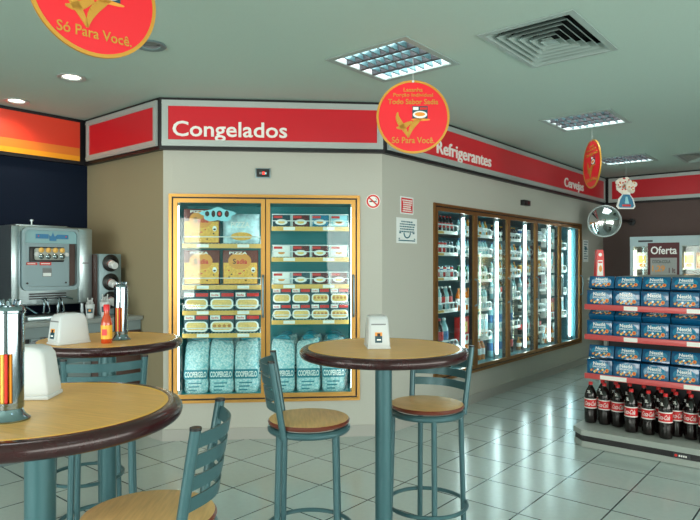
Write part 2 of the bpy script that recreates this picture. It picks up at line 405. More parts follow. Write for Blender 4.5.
# ------------------------------------------------------------------ ceiling fittings
def make_troffer(loc, label, group):
    root = empty('ceiling_light', (loc[0], loc[1], H), 0, label, 'ceiling light', group)
    b = MB(); w = .325
    for q in range(4):
        M_ = Matrix.Rotation(q * PI / 2, 4, 'Z')
        b.add([(-w, -w, -.008), (w, -w, -.008), (w - .045, -w + .045, -.008), (-w + .045, -w + .045, -.008), (-w, -w, -.001), (w, -w, -.001), (w - .045, -w + .045, -.001), (-w + .045, -w + .045, -.001)],
              [(0, 1, 2, 3), (7, 6, 5, 4), (0, 4, 5, 1), (3, 2, 6, 7), (1, 5, 6, 2), (0, 3, 7, 4)], 0, M_)
    b.build('frame', 'vent', root)
    b = MB(); i = .28                                     # reflector box, open below
    for q in range(4):
        M_ = Matrix.Rotation(q * PI / 2, 4, 'Z'); b.box(-i, i, -i - .005, -i, 0, .13, 0, M=M_)
    b.box(-i, i, -i, i, .13, .135); b.build('reflector', 'reflector', root)
    for q in range(4):
        yc = -i + .07 + q * .14
        t = MB(); t.tube([(-.25, yc, .098), (.25, yc, .098)], .013, 10); t.build('fluorescent_tube', 'troff', root)
    b = MB()
    for q in range(1, 4): b.box(-i, i, -i + q * .14 - .013, -i + q * .14 + .013, -.006, .05)
    b.build('divider', 'darkgrey', root); b = MB()
    for q in range(1, 8):
        x = -i + q * .07
        for g in range(4):
            yc = -i + .07 + g * .14
            b.add([(x - .006, yc - .058, -.002), (x + .006, yc - .058, -.002), (x + .006, yc + .058, -.002), (x - .006, yc + .058, -.002), (x - .001, yc - .058, .045), (x + .001, yc - .058, .045), (x + .001, yc + .058, .045), (x - .001, yc + .058, .045)],
                  [(3, 2, 1, 0), (4, 5, 6, 7), (0, 1, 5, 4), (2, 3, 7, 6), (1, 2, 6, 5), (3, 0, 4, 7)])
    b.build('louvre', 'louvre', root)
    return root
tl = ['louvred fluorescent ceiling light nearest, just above the round red hanging disc', 'louvred fluorescent ceiling light in the middle of the cooler aisle', 'farthest louvred ceiling light, over the aisle end near the mirror']
TP = None
AREA_W = 7.0
for i, p in enumerate(TROFF):
    lab = tl[i] if i < 3 else 'louvred fluorescent ceiling light elsewhere over the shop floor'
    grp = 'louvred ceiling lights' if i < 3 else 'louvred ceiling lights elsewhere'
    if TP is None: TP = make_troffer(p, lab, grp)
    else: dup(TP, (p[0], p[1], H), 0, lab, grp)
    ld = bpy.data.lights.new('troffer_lamp', 'AREA'); ld.shape = 'SQUARE'; ld.size = .52; ld.energy = AREA_W; ld.color = (1, 1, .97)
    lo = bpy.data.objects.new('troffer_lamp', ld); COL.objects.link(lo); lo.location = (p[0], p[1], H + .08)

for i, p in enumerate(DOWN):
    lab = ['lit round downlight nearest the striped fascia', 'lit round downlight in the middle of the row', 'unlit round downlight half behind the big red disc'][i]
    root = empty('downlight', (p[0], p[1], H), 0, lab, 'downlight', 'recessed downlights')
    b = MB(); b.lathe([(.066, -.001), (.098, -.001), (.100, -.006), (.094, -.010), (.070, -.006), (.066, -.001)], 32); b.build('trim_ring', 'silver' if i < 2 else 'steelm', root)
    b = MB(); b.lathe([(.064, 0), (.064, .09), (0, .09)], 24); b.build('can', 'reflector' if i < 2 else 'grey', root)
    b = MB(); b.lathe([(0, .004), (.045, .008), (.06, .02), (.03, .06), (0, .075)], 24); b.build('lamp', 'bulb' if i < 2 else 'grey', root)
    if i < 2:
        ld = bpy.data.lights.new('downlight_lamp', 'SPOT'); ld.energy = 15; ld.color = (1, .82, .58); ld.spot_size = R(140); ld.spot_blend = .8; ld.shadow_soft_size = .05
        lo = bpy.data.objects.new('downlight_lamp', ld); COL.objects.link(lo); lo.location = (p[0], p[1], H - .012)

for (x, y, w, h), lab in zip(DIFF, ['large square air diffuser with nested louvres, nearest on the ceiling', 'air diffuser at the far right end of the ceiling']):
    root = empty('air_diffuser', (x, y, H), 0, lab, 'air vent', 'ceiling air diffusers')
    b = MB()
    def ring(b, a0, b0, z0, a1, b1, z1, m=0):
        v = [(-a0, -b0, z0), (a0, -b0, z0), (a0, b0, z0), (-a0, b0, z0), (-a1, -b1, z1), (a1, -b1, z1), (a1, b1, z1), (-a1, b1, z1)]
        b.add(v, [(0, 1, 5, 4), (1, 2, 6, 5), (2, 3, 7, 6), (3, 0, 4, 7)], m)
    a, c = w / 2, h / 2
    ring(b, a, c, -.001, a, c, -.008); ring(b, a, c, -.008, a - .035, c - .035, -.012); ring(b, a - .035, c - .035, -.012, a - .045, c - .045, .02)
    b.build('frame', 'vent', root)
    b = MB()
    for q in range(6):
        s = 1 - (q * .152 + .16); aa, cc = a * s + .02, c * s + .02
        ring(b, aa, cc, -.006, aa - .042, cc - .042, .034); ring(b, aa - .004, cc - .004, -.006, aa - .046, cc - .046, .034); ring(b, aa, cc, -.006, aa - .004, cc - .004, -.006)
    b.box(-.03, .03, -.06, .06, .0, .004)
    b.build('louvres', 'vent', root)
    b = MB(); b.box(-a + .031, a - .031, -c + .031, c - .031, .08, .085); ring(b, a - .031, c - .031, .0, a - .031, c - .031, .08); b.build('duct', 'dark', root)

# ------------------------------------------------------------------ hanging discs
def make_disc(loc, rz, label):
    Rr = .24
    root = empty('hanging_disc', loc, rz, label, 'hanging sign', 'round red hanging signs')
    b = MB(); b.disc(0, 0, Rr - .012, Rr - .012, -.004, .004, 0, 64); b.build('red_face', 'discred', root)
    b = MB(); b.lathe([(Rr - .014, -.006), (Rr, -.006), (Rr, .006), (Rr - .014, .006), (Rr - .014, -.006)], 64, 0, M=Matrix.Rotation(PI / 2, 4, 'X')); b.build('gold_rim', 'discgold', root)
    for side in (0, 1):
        b = MB(Matrix.Rotation(PI * side, 4, 'Z'))
        b.textc('Lasanha', -.0045, 0, .165, .026, .125, 0, .01); b.textc('Porção Individual', -.0045, 0, .128, .027, .26, 0, .01); b.textc('Todo Sabor Sadia', -.0045, 0, .083, .034, .33, 0, .015)
        b.build('heading', 'discgold', root); b = MB(Matrix.Rotation(PI * side, 4, 'Z'))
        b.textc('Só Para Você.', -.0045, 0, -.172, .04, .28, 0, .012)
        b.build('slogan', 'discgold', root); b = MB(Matrix.Rotation(PI * side, 4, 'Z'))
        for q, (p0, p1, p2, p3) in enumerate([((-.10, .03), (-.12, -.02), (-.06, -.06), (-.03, -.135)), ((-.03, -.135), (-.02, -.06), (.02, -.03), (.06, -.005)), ((-.11, -.07), (-.07, -.08), (-.05, -.05), (-.005, -.03))]):
            pts = []
            for i in range(15):
                u = i / 14; pts.append(tuple((1 - u) ** 3 * p0[j] + 3 * u * (1 - u) ** 2 * p1[j] + 3 * u * u * (1 - u) * p2[j] + u ** 3 * p3[j] for j in (0, 1)))
            for i in range(14):
                w0 = .014 * math.sin(PI * (i + .3) / 15) + .003; w1 = .014 * math.sin(PI * (i + 1.3) / 15) + .003
                (x0, z0), (x1, z1) = pts[i], pts[i + 1]
                dx, dz = x1 - x0, z1 - z0; L = math.hypot(dx, dz); nx, nz = -dz / L, dx / L
                b.xz([(x0 - nx * w0, z0 - nz * w0), (x1 - nx * w1, z1 - nz * w1), (x1 + nx * w1, z1 + nz * w1), (x0 + nx * w0, z0 + nz * w0)], -.0065, -.004)
        b.build('gold_ribbon', 'discgold', root)
        b = MB(Matrix.Rotation(PI * side, 4, 'Z'))
        b.box(-.005, .095, -.006, -.004, -.01, .07, 0); b.disc(.045, .015, .047, .024, -.0075, -.006, 1, 20); b.disc(.045, .017, .034, .013, -.009, -.0075, 2, 20)
        b.box(0, .035, -.0075, -.006, .045, .064, 1); b.box(.045, .09, -.0075, -.006, .047, .062, 3); b.disc(.05, -.018, .062, .008, -.0065, -.004, 2, 20)
        b.build('dish_picture', ['teald', 'letter', 'or', 'redp'], root)
    b = MB(); b.tube([(0, 0, Rr - .002), (0, 0, H - loc[2])], .0012, 6); b.disc(0, Rr - .008, .008, .008, -.008, .008, 0, 12); b.build('thread', 'thread', root)
    return root
cz = math.radians
make_disc((-2.249, 3.334, 2.42), R(TH + 1), 'round red disc hung under the nearest ceiling light, fully in view')
make_disc((-2.251, 1.168, 2.488), R(90 - 8.8), 'big round red hanging disc cut off by the top left edge')
make_disc((-2.043, 6.191, 2.453), R(TH + 88 - 180), 'round red hanging disc seen nearly edge-on near the word Cervejas')

# flower cut-out
root = empty('hanging_cutout', (-2.06, 7.402, 2.093), R(TH + 4), 'hanging cut-out of white flowers in a blue vase, above the aisle end', 'hanging sign')
b = MB(); b.xz([(-.09, 0), (.09, 0), (.11, .03), (.085, .12), (.05, .16), (.05, .19), (-.05, .19), (-.05, .16), (-.09, .12), (-.115, .03)], -.004, .004); b.build('vase_outline', 'letter', root)
b = MB(); b.xz([(-.075, .015), (.075, .015), (.09, .035), (.07, .11), (.035, .165), (-.035, .165), (-.07, .11), (-.092, .035)], -.010, -.004, 0); b.box(-.05, .05, -.0125, -.010, .028, .05, 1); b.xz([(-.02, .06), (.03, .06), (.01, .14), (-.01, .14)], -.0125, -.010, 2); b.build('vase', ['vase', 'redp', 'cyan'], root)
b = MB(); random.seed(3)
for i in range(34):
    a = random.uniform(0, 2 * PI); q = math.sqrt(random.random())
    b.disc(.105 * q * math.cos(a), .275 + .085 * q * math.sin(a), .032, .03, -.008 - .002 * (i % 5), .004, 0, 10)
for i in range(20):
    a = random.uniform(0, 2 * PI); q = .25 + .75 * math.sqrt(random.random())
    b.disc(.10 * q * math.cos(a), .275 + .08 * q * math.sin(a), .009, .008, -.020, -.012, 1 if i % 3 else 2, 8)
b.build('flowers', ['popc', 'redp', 'or'], root)
b = MB(); b.tube([(0, 0, .36), (0, 0, H - 2.093)], .0012, 6); b.build('thread', 'thread', root)

# ------------------------------------------------------------------ furniture
def bullnose(Rt, th):
    p = []
    for i in range(9):
        a = -PI / 2 + PI * i / 8
        p.append((Rt - th / 2 + th / 2 * math.cos(a), -th / 2 + th / 2 * math.sin(a)))
    return p
def make_table(x, y, label, Rt=.37, zt=1.07, rz=0):
    root = empty('bar_table', (x, y, 0), rz, label, 'table', 'round bar tables')
    th = .045; rw = .042
    b = MB(Matrix.Translation((0, 0, zt))); b.lathe([(Rt - rw, -th)] + bullnose(Rt, th) + [(Rt - rw, -.0005)], 96); b.build('edge_rim', 'rim', root)
    b = MB(Matrix.Translation((0, 0, zt))); b.lathe([(0, -th + .004), (Rt - rw, -th + .004), (Rt - rw, .0), (0, 0)], 96); top = b.build('tabletop', 'lam', root)
    b = MB(Matrix.Translation((0, 0, zt))); b.lathe([(Rt - rw - .008, -.003), (Rt - rw - .008, .0006), (Rt - rw + .002, .0006), (Rt - rw + .002, -.003)], 96); b.build('inlay', 'inlay', top)
    b = MB(); b.cyl(.039, .012, zt - .05, 32); b.build('pole', 'pole', root)
    b = MB(); b.lathe([(0, 0), (.085, 0), (.085, .006), (.05, .02), (.039, .03), (0, .03)], 32); b.build('floor_flange', 'pole', root)
    b = MB(); b.lathe([(0, zt - .06), (.11, zt - .06), (.13, zt - .046), (.13, zt - .0415), (0, zt - .0415)], 32); b.build('mounting_plate', 'pole', root)
    return root
ZT = 1.07
make_table(-1.69, 2.263, 'round tan bar table with one napkin dispenser, right of the others', .388, rz=.6)
make_table(-1.691, .724, 'round tan bar table nearest, cut off by the left edge', .37, rz=.3)
make_table(-2.96, 1.605, 'round tan bar table behind, holding the sauce bottle', .37, rz=.5)

def make_stool(loc, rz, label):
    root = empty('bar_stool', (loc[0], loc[1], 0), rz, label, 'stool', 'bar stools with ladder backs')
    zs = .76; Rs = .186
    b = MB(); b.lathe([(0, zs - .026), (Rs - .02, zs - .026), (Rs - .004, zs - .02), (Rs, zs - .010), (Rs - .006, zs - .002), (Rs - .02, zs), (0, zs + .001)], 64, mats=[1, 1, 1, 1, 0, 0]); b.build('seat', ['seat', 'seated'], root)
    rr = .172
    b = MB(); b.tube([(rr * math.cos(2 * PI * i / 48), rr * math.sin(2 * PI * i / 48), zs - .043) for i in range(48)], .0165, 10, closed=True); b.build('seat_ring', 'stool', root)
    for q in range(4):
        a = PI / 4 - R(6) + q * PI / 2; ca, sa = math.cos(a), math.sin(a)
        b = MB(); b.tube([(rr * ca, rr * sa, zs - .045), (.178 * ca, .178 * sa, .5), (.192 * ca, .192 * sa, .006)], .0135, 12)
        lg = b.build('leg', 'stool', root)
        b = MB(); b.cyl(.017, 0, .022, 14, c=(.192 * ca, .192 * sa)); b.build('foot_cap', 'blackp', lg)
    b = MB(); rf = .197; b.tube([(rf * math.cos(2 * PI * i / 48), rf * math.sin(2 * PI * i / 48), .26) for i in range(48)], .010, 10, closed=True); b.build('footring', 'stool', root)
    def post(sx, z):
        u = (z - .70) / .34; return Vector((sx * (.150 + .018 * u), .112 + .055 * max(0, u) ** 1.0, z))
    for sx in (-1, 1):
        b = MB(); b.tube([post(sx, .70), post(sx, .78), post(sx, .90), post(sx, 1.035)], .0145, 12); p = b.build('back_post', 'stool', root)
        b = MB(); e = post(sx, 1.035); b.cyl(.0152, 1.0335, 1.041, 14, c=(e.x, e.y)); b.build('end_cap', 'blackp', p)
    for q in range(4):
        z0 = .815 + q * .056; z1 = z0 + .038
        b = MB(); n = 12; vs = []
        for z in (z0, z1):
            A = post(-1, z); B = post(1, z)
            for i in range(n + 1):
                u = i / n; c = A.lerp(B, u); bow = .055 * math.sin(PI * u); vs.append((c.x, c.y + bow, z)); 
        m2 = [(x, y + .006, z) for x, y, z in vs]; N = 2 * (n + 1); fs = []
        for i in range(n):
            a, b_, c, d = i, i + 1, n + 1 + i + 1, n + 1 + i
            fs += [(a, b_, c, d), (N + d, N + c, N + b_, N + a), (a, N + a, N + b_, b_), (d, c, N + c, N + d)]
        fs += [(0, n + 1, N + n + 1, N), (n, N + n, N + 2 * n + 1, 2 * n + 1)]
        b.add(vs + m2, fs); b.build('back_slat', 'stool', root)
    return root
ct, st = math.cos(R(TH)), math.sin(R(TH))
def camp(px, d): X = (px - 350) / 610 * d; return (X * ct - d * st, X * st + d * ct)
def rot_for(bx, by):     # back direction given in camera plan axes -> rotation of the stool (+y local = back)
    wx, wy = bx * ct - by * st, bx * st + by * ct
    return math.atan2(wy, wx) - PI / 2
make_stool(camp(309, 2.77), rot_for(-.98, -.10), 'bar stool left of the right-hand table, in front of the freezer')
make_stool((-1.667, 2.595), rot_for(.14, .2), 'bar stool behind the right-hand table, footring visible')
make_stool(camp(149, 1.70), rot_for(1, .03), 'nearest bar stool, its seat cut off by the bottom edge')
make_stool((-2.716, 1.452), rot_for(.40, -.91), 'bar stool between the two left tables, its ladder back towards the viewer')
make_stool((-3.376, 1.70), rot_for(-.6, .5), 'bar stool mostly hidden beyond the left tables, only legs and footring showing')

# ------------------------------------------------------------------ table-top things
def make_napkin(x, y, rz, label):
    root = empty('napkin_dispenser', (x, y, ZT), rz, label, 'napkin dispenser', 'white napkin dispensers')
    # side profile in y,z : front face at -y
    w = .052
    out = [(-.080, .006), (-.082, .020), (-.068, .125), (-.055, .142), (-.030, .148), (.030, .148), (.055, .142), (.068, .125), (.082, .020), (.080, .006)]
    bm = bmesh.new(); vs = [[bm.verts.new((sx * w * (1 - .16 * max(0, z - .02) / .13), yy, z)) for yy, z in out] for sx in (-1, 1)]
    n = len(out)
    bm.faces.new(vs[0]); bm.faces.new(vs[1][::-1])
    for i in range(n): bm.faces.new((vs[0][i], vs[1][i], vs[1][(i + 1) % n], vs[0][(i + 1) % n]))
    bmesh.ops.recalc_face_normals(bm, faces=bm.faces[:])
    side = [e for e in bm.edges if all(abs(abs(v.co.x) - w * (1 - .16 * max(0, v.co.z - .02) / .13)) < 1e-5 for v in e.verts) and e.verts[0].co.x * e.verts[1].co.x > 0]
    bmesh.ops.bevel(bm, geom=side, offset=.011, segments=3, profile=.5, affect='EDGES'); bm.verts.index_update()
    b = MB(); b.add([v.co.copy() for v in bm.verts], [tuple(v.index for v in f.verts) for f in bm.faces]); bm.free()
    b.build('body', 'white', root, 40)
    b = MB(); b.box(-.053, .053, -.084, .084, 0, .012, 0, .004); b.build('base', 'white', root)
    def fp(z, d): return -.082 + .014 * (z - .02) / .105 - d
    b = MB()
    def slab(x0, x1, z0, z1, d0, d1, m):
        v = [(x0, fp(z0, d1), z0), (x1, fp(z0, d1), z0), (x1, fp(z1, d1), z1), (x0, fp(z1, d1), z1), (x0, fp(z0, d0), z0), (x1, fp(z0, d0), z0), (x1, fp(z1, d0), z1), (x0, fp(z1, d0), z1)]
        b.add(v, [(0, 1, 2, 3), (7, 6, 5, 4), (0, 4, 5, 1), (2, 6, 7, 3), (1, 5, 6, 2), (0, 3, 7, 4)], m)
    slab(-.036, .034, .022, .108, -.003, .003, 0); slab(-.034, .032, .108, .114, -.003, .0015, 1)
    b.build('faceplate', ['bagplate', 'grey'], root)
    b = MB(); slab(-.018, .014, .030, .060, .003, .005, 0); slab(-.018, .014, .060, .076, .003, .005, 1)
    def sd(x0, x1, z0, z1, m): slab(x0, x1, z0, z1, .005, .0062, m)
    sd(-.008, .006, .058, .072, 2); sd(-.010, .008, .040, .046, 3)
    b.build('sticker', ['teald', 'or', 'olive', 'letter'], root)
    return root
M['bagplate'] = mat('faceplate_grey', (196, 204, 206), .35)
make_napkin(*camp(377, 2.83), R(TH + 4), 'white napkin dispenser facing the viewer, alone on the right-hand table')
make_napkin(-2.945, 1.396, R(TH - 35), 'white napkin dispenser beside the sauce bottle on the rear table')
make_napkin(*camp(26, 1.76), R(TH - 86), 'white napkin dispenser nearest, seen from its side on the front left table')

def make_straws(x, y, rz, label):
    root = empty('straw_dispenser', (x, y, ZT), rz, label, 'straw dispenser', 'chrome straw dispensers')
    a0, a1 = R(-90 + 50), R(270 - 50)
    b = MB(); b.lathe([(0, .0), (.047, 0), (.048, .004), (.040, .010), (.034, .018), (.030, .030), (0, .030)], 32); b.build('foot', 'chrome', root)
    b = MB(); b.lathe([(.033, .03), (.033, .165)], 24, 0, a0=a0, a1=a1); b.lathe([(.030, .165), (.030, .03)], 24, 0, a0=a0, a1=a1)
    b.lathe([(.033, .03), (.0335, .045), (.030, .045), (.030, .03), (.033, .03)], 32)
    b.lathe([(.030, .165), (.034, .165), (.034, .262), (.030, .262), (.030, .165)], 32); b.build('sleeve', 'chrome', root)
    b = MB(); b.lathe([(0, .262), (.036, .262), (.037, .268), (.034, .275), (.024, .282), (0, .284)], 32)
    for q in range(6):
        a = q * PI / 3; b.tube([(.022 * math.cos(a), .022 * math.sin(a), .276), (.026 * math.cos(a), .026 * math.sin(a), .292), (.016 * math.cos(a), .016 * math.sin(a), .294), (.012 * math.cos(a), .012 * math.sin(a), .28)], .003, 6)
    b.build('cap', 'chrome', root)
    i = 0
    for (sx, sy) in [(-.018, -.014), (-.010, -.021), (-.001, -.023), (.008, -.021), (.017, -.015), (0, -.012), (-.009, -.009), (.010, -.009)]:
        b = MB(); b.tube([(sx, sy, .031), (sx * .95, sy, .235)], .0036, 8); s = b.build('drinking_straw', ['straw2', 'straw1', 'straw3', 'straw1', 'straw2', 'straw3', 'straw1', 'straw2'][i], root); i += 1
    return root
make_straws(-2.881, 1.632, R(TH - 20), 'chrome straw dispenser behind the sauce bottle on the rear table')
make_straws(-1.605, .613, R(TH - 8), 'chrome straw dispenser nearest, at the left edge on the front table')

root = empty('sauce_bottle', (-2.812, 1.517, ZT), R(TH), 'small sauce bottle with red cap and yellow label on the rear table', 'bottle')
b = MB(); b.lathe([(0, 0), (.024, 0), (.026, .004), (.026, .095), (.022, .115), (.013, .140), (.0115, .160), (0, .160)], 24); b.build('bottle', 'sauce', root)
b = MB(); b.lathe([(.0262, .022), (.0266, .022), (.0266, .088), (.0262, .088)], 24); b.textcyl('MOLHO', .0266, .058, .014, R(-90), R(110), 1) if 0 else None; b.box(-.012, .012, -.0272, -.0262, .04, .07, 1); b.build('label', ['saucel', 'redp'], root)
b = MB(); b.lathe([(0, .158), (.0145, .158), (.0145, .184), (.012, .188), (0, .188)], 20); b.build('cap', 'capred', root)

# ------------------------------------------------------------------ counter, soft-serve machine, cups
root = empty('service_counter', (-5.68, 0, 0), 0, 'long grey service counter against the navy wall under the soft-serve machine', 'counter')
ya, yb = -2.2, 2.86
b = MB(); b.box(.002, .99, ya, yb, .985, 1.02, 0, .005); b.build('worktop', 'ctr', root)
b = MB(); b.box(.002, .95, ya, yb, .0, .985); b.build('carcass', 'ctrf', root)
for (y0, y1, mk) in [(2.42, 2.85, 'ctrb'), (1.95, 2.40, 'ctrf'), (1.85, 1.94, 'blackp'), (1.2, 1.84, 'ctrf'), (.5, 1.19, 'ctrf'), (-.3, .49, 'ctrf')]:
    b = MB(); b.box(.951, .968, y0, y1, .10, .90, 0, .003); d = b.build('door_panel', mk, root)
    if mk == 'ctrf': 
        b = MB(); b.tube([(.972, y1 - .06, .62), (.995, y1 - .06, .62), (.995, y1 - .06, .80), (.972, y1 - .06, .80)], .006, 8); b.build('handle', 'steelm', d)
b = MB(); b.tube([(.95, 2.13, .945), (1.03, 2.13, .945)], .012, 10); b.tube([(1.015, 2.13, .95), (1.015, 2.13, .985)], .008, 8); b.build('drain_valve', 'chrome', root)

# machine: local x to the viewer's right along +y, local -y = towards the shop (+x world)  -> rotation 90
mr = empty('soft_serve_machine', (-5.05, 1.945, 1.02), R(90), 'stainless steel soft-serve ice cream machine on the counter at the left', 'machine')
Wm, z0, z1 = .640, .105, .742
b = MB(); b.box(0, Wm, .0, .58, z0, z1, 0, .012)
for lx in (.05, Wm - .05):
    for ly in (.06, .5): b.cyl(.018, 0, z0 + .005, 12, c=(lx, ly))
b.build('body', 'steel', mr)
b = MB()   # side panels (brighter upright cheeks)
b.box(-.006, .055, -.012, .03, z0 + .01, z1 - .004, 0, .006); b.build('cheek_panel', 'steel', mr); b = MB(); b.box(Wm - .115, Wm + .004, -.012, .03, z0 + .01, z1 - .008, 0, .006); b.build('cheek_panel', 'steel', mr)
def rrect(x0, x1, za, zb, r, n=6):
    pts = []
    for cx, cz_, a in ((x1 - r, zb - r, 0), (x0 + r, zb - r, 90), (x0 + r, za + r, 180), (x1 - r, za + r, 270)):
        for i in range(n + 1): t = R(a + 90 * i / n); pts.append((cx + r * math.cos(t), cz_ + r * math.sin(t)))
    return pts
def bezel(b, o, i, y0, y1, m=0):
    n = len(o); v = [(x, y1, z) for x, z in o] + [(x, y1, z) for x, z in i] + [(x, y0, z) for x, z in o] + [(x, y0, z) for x, z in i]
    f = []
    for k_ in range(n):
        j = (k_ + 1) % n; f += [(k_, j, n + j, n + k_), (2 * n + k_, 3 * n + k_, 3 * n + j, 2 * n + j), (k_, 2 * n + k_, 2 * n + j, j), (n + k_, n + j, 3 * n + j, 3 * n + k_)]
    b.add(v, f, m)
bx0, bx1, bz0, bz1 = .062, .520, .225, .728
b = MB(); bezel(b, rrect(bx0, bx1, bz0, bz1, .05), rrect(bx0 + .022, bx1 - .022, bz0 + .03, bz1 - .02, .035), -.001, -.04); b.build('bezel', 'steelm', mr)
b = MB(); b.xz([(bx0 + .02, .605), (bx1 - .02, .605), (bx1 - .02, .70), (bx1 - .04, .712), (bx0 + .04, .712), (bx0 + .02, .70)], -.028, -.001, 0)
b.box(.17, .27, -.031, -.028, .642, .678, 1); b.box(.335, .43, -.031, -.028, .642, .678, 1); b.xz([(.278, .625), (.33, .625), (.335, .672), (.318, .66), (.304, .692), (.29, .66), (.273, .672)], -.032, -.028, 1)
b.disc(.19, .662, .005, .005, -.033, -.028, 2, 10); b.disc(.41, .662, .005, .005, -.033, -.028, 2, 10); b.build('control_panel', ['panelhd', 'blue', 'redp'], mr)
b = MB(); b.box(bx0 + .02, .445, -.006, -.001, .258, .604, 0); b.box(.452, bx1 - .022, -.003, -.001, .258, .604, 1)
for px_ in (.115, .42):
    for pz_ in (.285,): b.disc(px_, pz_, .008, .008, -.01, -.006, 2, 12)
b.box(.232, .305, -.008, -.006, .335, .405, 3); b.box(.236, .300, -.009, -.008, .34, .366, 4)
b.build('recess_panel', ['steelm', 'ctrb', 'blackp', 'grey', 'paperw'], mr)
b = MB(); b.box(.13, .40, -.02, -.006, .455, .575, 0, .004); b.box(.155, .395, -.065, -.02, .468, .565, 1, .018); b.build('dispensing_door', ['blackp', 'grille'], mr)
for i in range(4):
    for j in range(2):
        b = MB(); b.lathe([(0, 0), (.019, 0), (.021, .012), (.012, .02), (0, .022)], 16, M=Matrix.Translation((.195 + i * .055, -.064, .548 - j * .05)) @ Matrix.Rotation(PI / 2, 4, 'X')); b.build('knob', 'chrome' if j else 'strip', mr)
for i in (0, 1):
    b = MB(); b.lathe([(0, 0), (.017, 0), (.017, .02), (0, .024)], 16, M=Matrix.Translation((.165 + i * .235, -.05, .515)) @ Matrix.Rotation(PI / 2, 4, 'X')); b.build('bolt_cap', 'white', mr)
b = MB(); b.box(.108, .19, -.0105, -.006, .43, .45, 0); b.box(.21, .30, -.0105, -.006, .428, .453, 0); b.box(.115, .175, -.0115, -.0105, .437, .443, 1); b.box(.218, .29, -.0115, -.0105, .437, .444, 1); b.build('red_sticker', ['redp', 'letter'], mr)
b = MB()
for i in range(3): b.box(.13, .42, -.014, 0, .155 + i * .019, .165 + i * .019)
b.build('vent_slots', 'blackp', mr)
b = MB()
for i in range(2):
    x = .22 + i * .115; b.tube([(x, -.01, .16), (x, -.06, .15), (x, -.075, .11), (x - .015, -.085, .05), (x + .02, -.09, .042), (x + .035, -.085, .06), (x + .03, -.07, .13), (x + .03, -.01, .165)], .0065, 8)
b.tube([(.10, -.02, .10), (.16, -.07, .045)], .009, 8); b.tube([(.42, -.01, .165), (.47, -.03, .15)], .008, 8); b.build('levers', 'chrome', mr)
b = MB(); b.box(.03, .48, -.22, -.02, .002, .035, 0, .006); b.box(.05, .46, -.20, -.04, .035, .037, 1); b.build('drip_tray', ['steel', 'darkgrey'], mr)
b = MB(); b.box(.05, .46, .05, .4, z1, z1 + .012, 0, .004); b.tube([(.20, .12, z1 + .01), (.20, .12, z1 + .045)], .008, 8); b.lathe([(0, .045), (.016, .045), (.016, .056), (0, .06)], 12, c=(.20, .12, z1)); b.build('hopper_cover', 'steel', mr)
b = MB(); b.box(Wm - .085, Wm - .03, -.014, -.012, .44, .452); b.build('nameplate', 'grey', mr)

# cup dispenser
cr_ = empty('cup_dispenser', (-4.95, 2.605, 1.02), R(90), 'grey upright dispenser with paper cups poking from black collars beside the soft-serve machine', 'cup dispenser')
b = MB(); b.box(0, .2, 0, .22, 0, .525, 0, .004); b.build('cabinet', 'steelm', cr_)
b = MB(); b.box(-.012, -.001, .03, .22, 0, .52); b.build('side_panel', 'ctrb', cr_)
for i, z in enumerate((.447, .284, .129)):
    T = Matrix.Translation((.1, -.001, z)) @ Matrix.Rotation(PI / 2, 4, 'X')
    b = MB(); b.lathe([(0, 0), (.072, 0), (.074, .008), (.06, .02), (.045, .024), (.043, .002)], 32, M=T); b.build('collar', 'blackp', cr_)
    T2 = Matrix.Translation((.1, .02, z)) @ Matrix.Rotation(R(90 + 14), 4, 'X')
    b = MB(); b.lathe([(.035, -.01), (.034, .05), (.030, .055), (.032, .056), (.030, .10), (.026, .104), (0, .104)], 24, M=T2); b.lathe([(.0335, .035), (.0345, .035), (.034, .045), (.033, .045)], 24, 1, M=T2); b.build('cup_stack', ['white', 'redp'], cr_)

# paper cups holding spoons on the counter
for i, (x, y, s) in enumerate([(-4.815, 2.455, .86), (-4.77, 2.56, 1.0)]):
    root = empty('cutlery_cup', (x, y, 1.02), R(60), ['smaller white paper cup of plastic spoons on the counter, left of its pair', 'taller white paper cup of plastic spoons on the counter, below the cup dispenser'][i], 'cup', 'cups of spoons on the counter')
    b = MB(); b.lathe([(0, 0), (.031 * s, 0), (.043 * s, .125 * s), (.045 * s, .127 * s), (.041 * s, .127 * s), (.030 * s, .006), (0, .006)], 24); b.build('cup', 'white', root)
    b = MB(); b.lathe([(.0362 * s, .045 * s), (.0375 * s, .045 * s), (.0405 * s, .09 * s), (.0395 * s, .09 * s)], 10, 0, a0=R(-130), a1=R(-50)); b.lathe([(.038 * s, .06 * s), (.040 * s, .06 * s), (.0405 * s, .08 * s)], 6, 1, a0=R(-105), a1=R(-75)); b.build('logo', ['teald', 'or'], root)
    for q in range(6):
        a = q * PI / 3 + .3; e = .028 * s
        b = MB(); b.tube([(.012 * math.cos(a), .012 * math.sin(a), .01), (e * math.cos(a), e * math.sin(a), (.15 + .02 * (q % 3)) * s)], .004, 6); b.build('spoon', 'white', root)

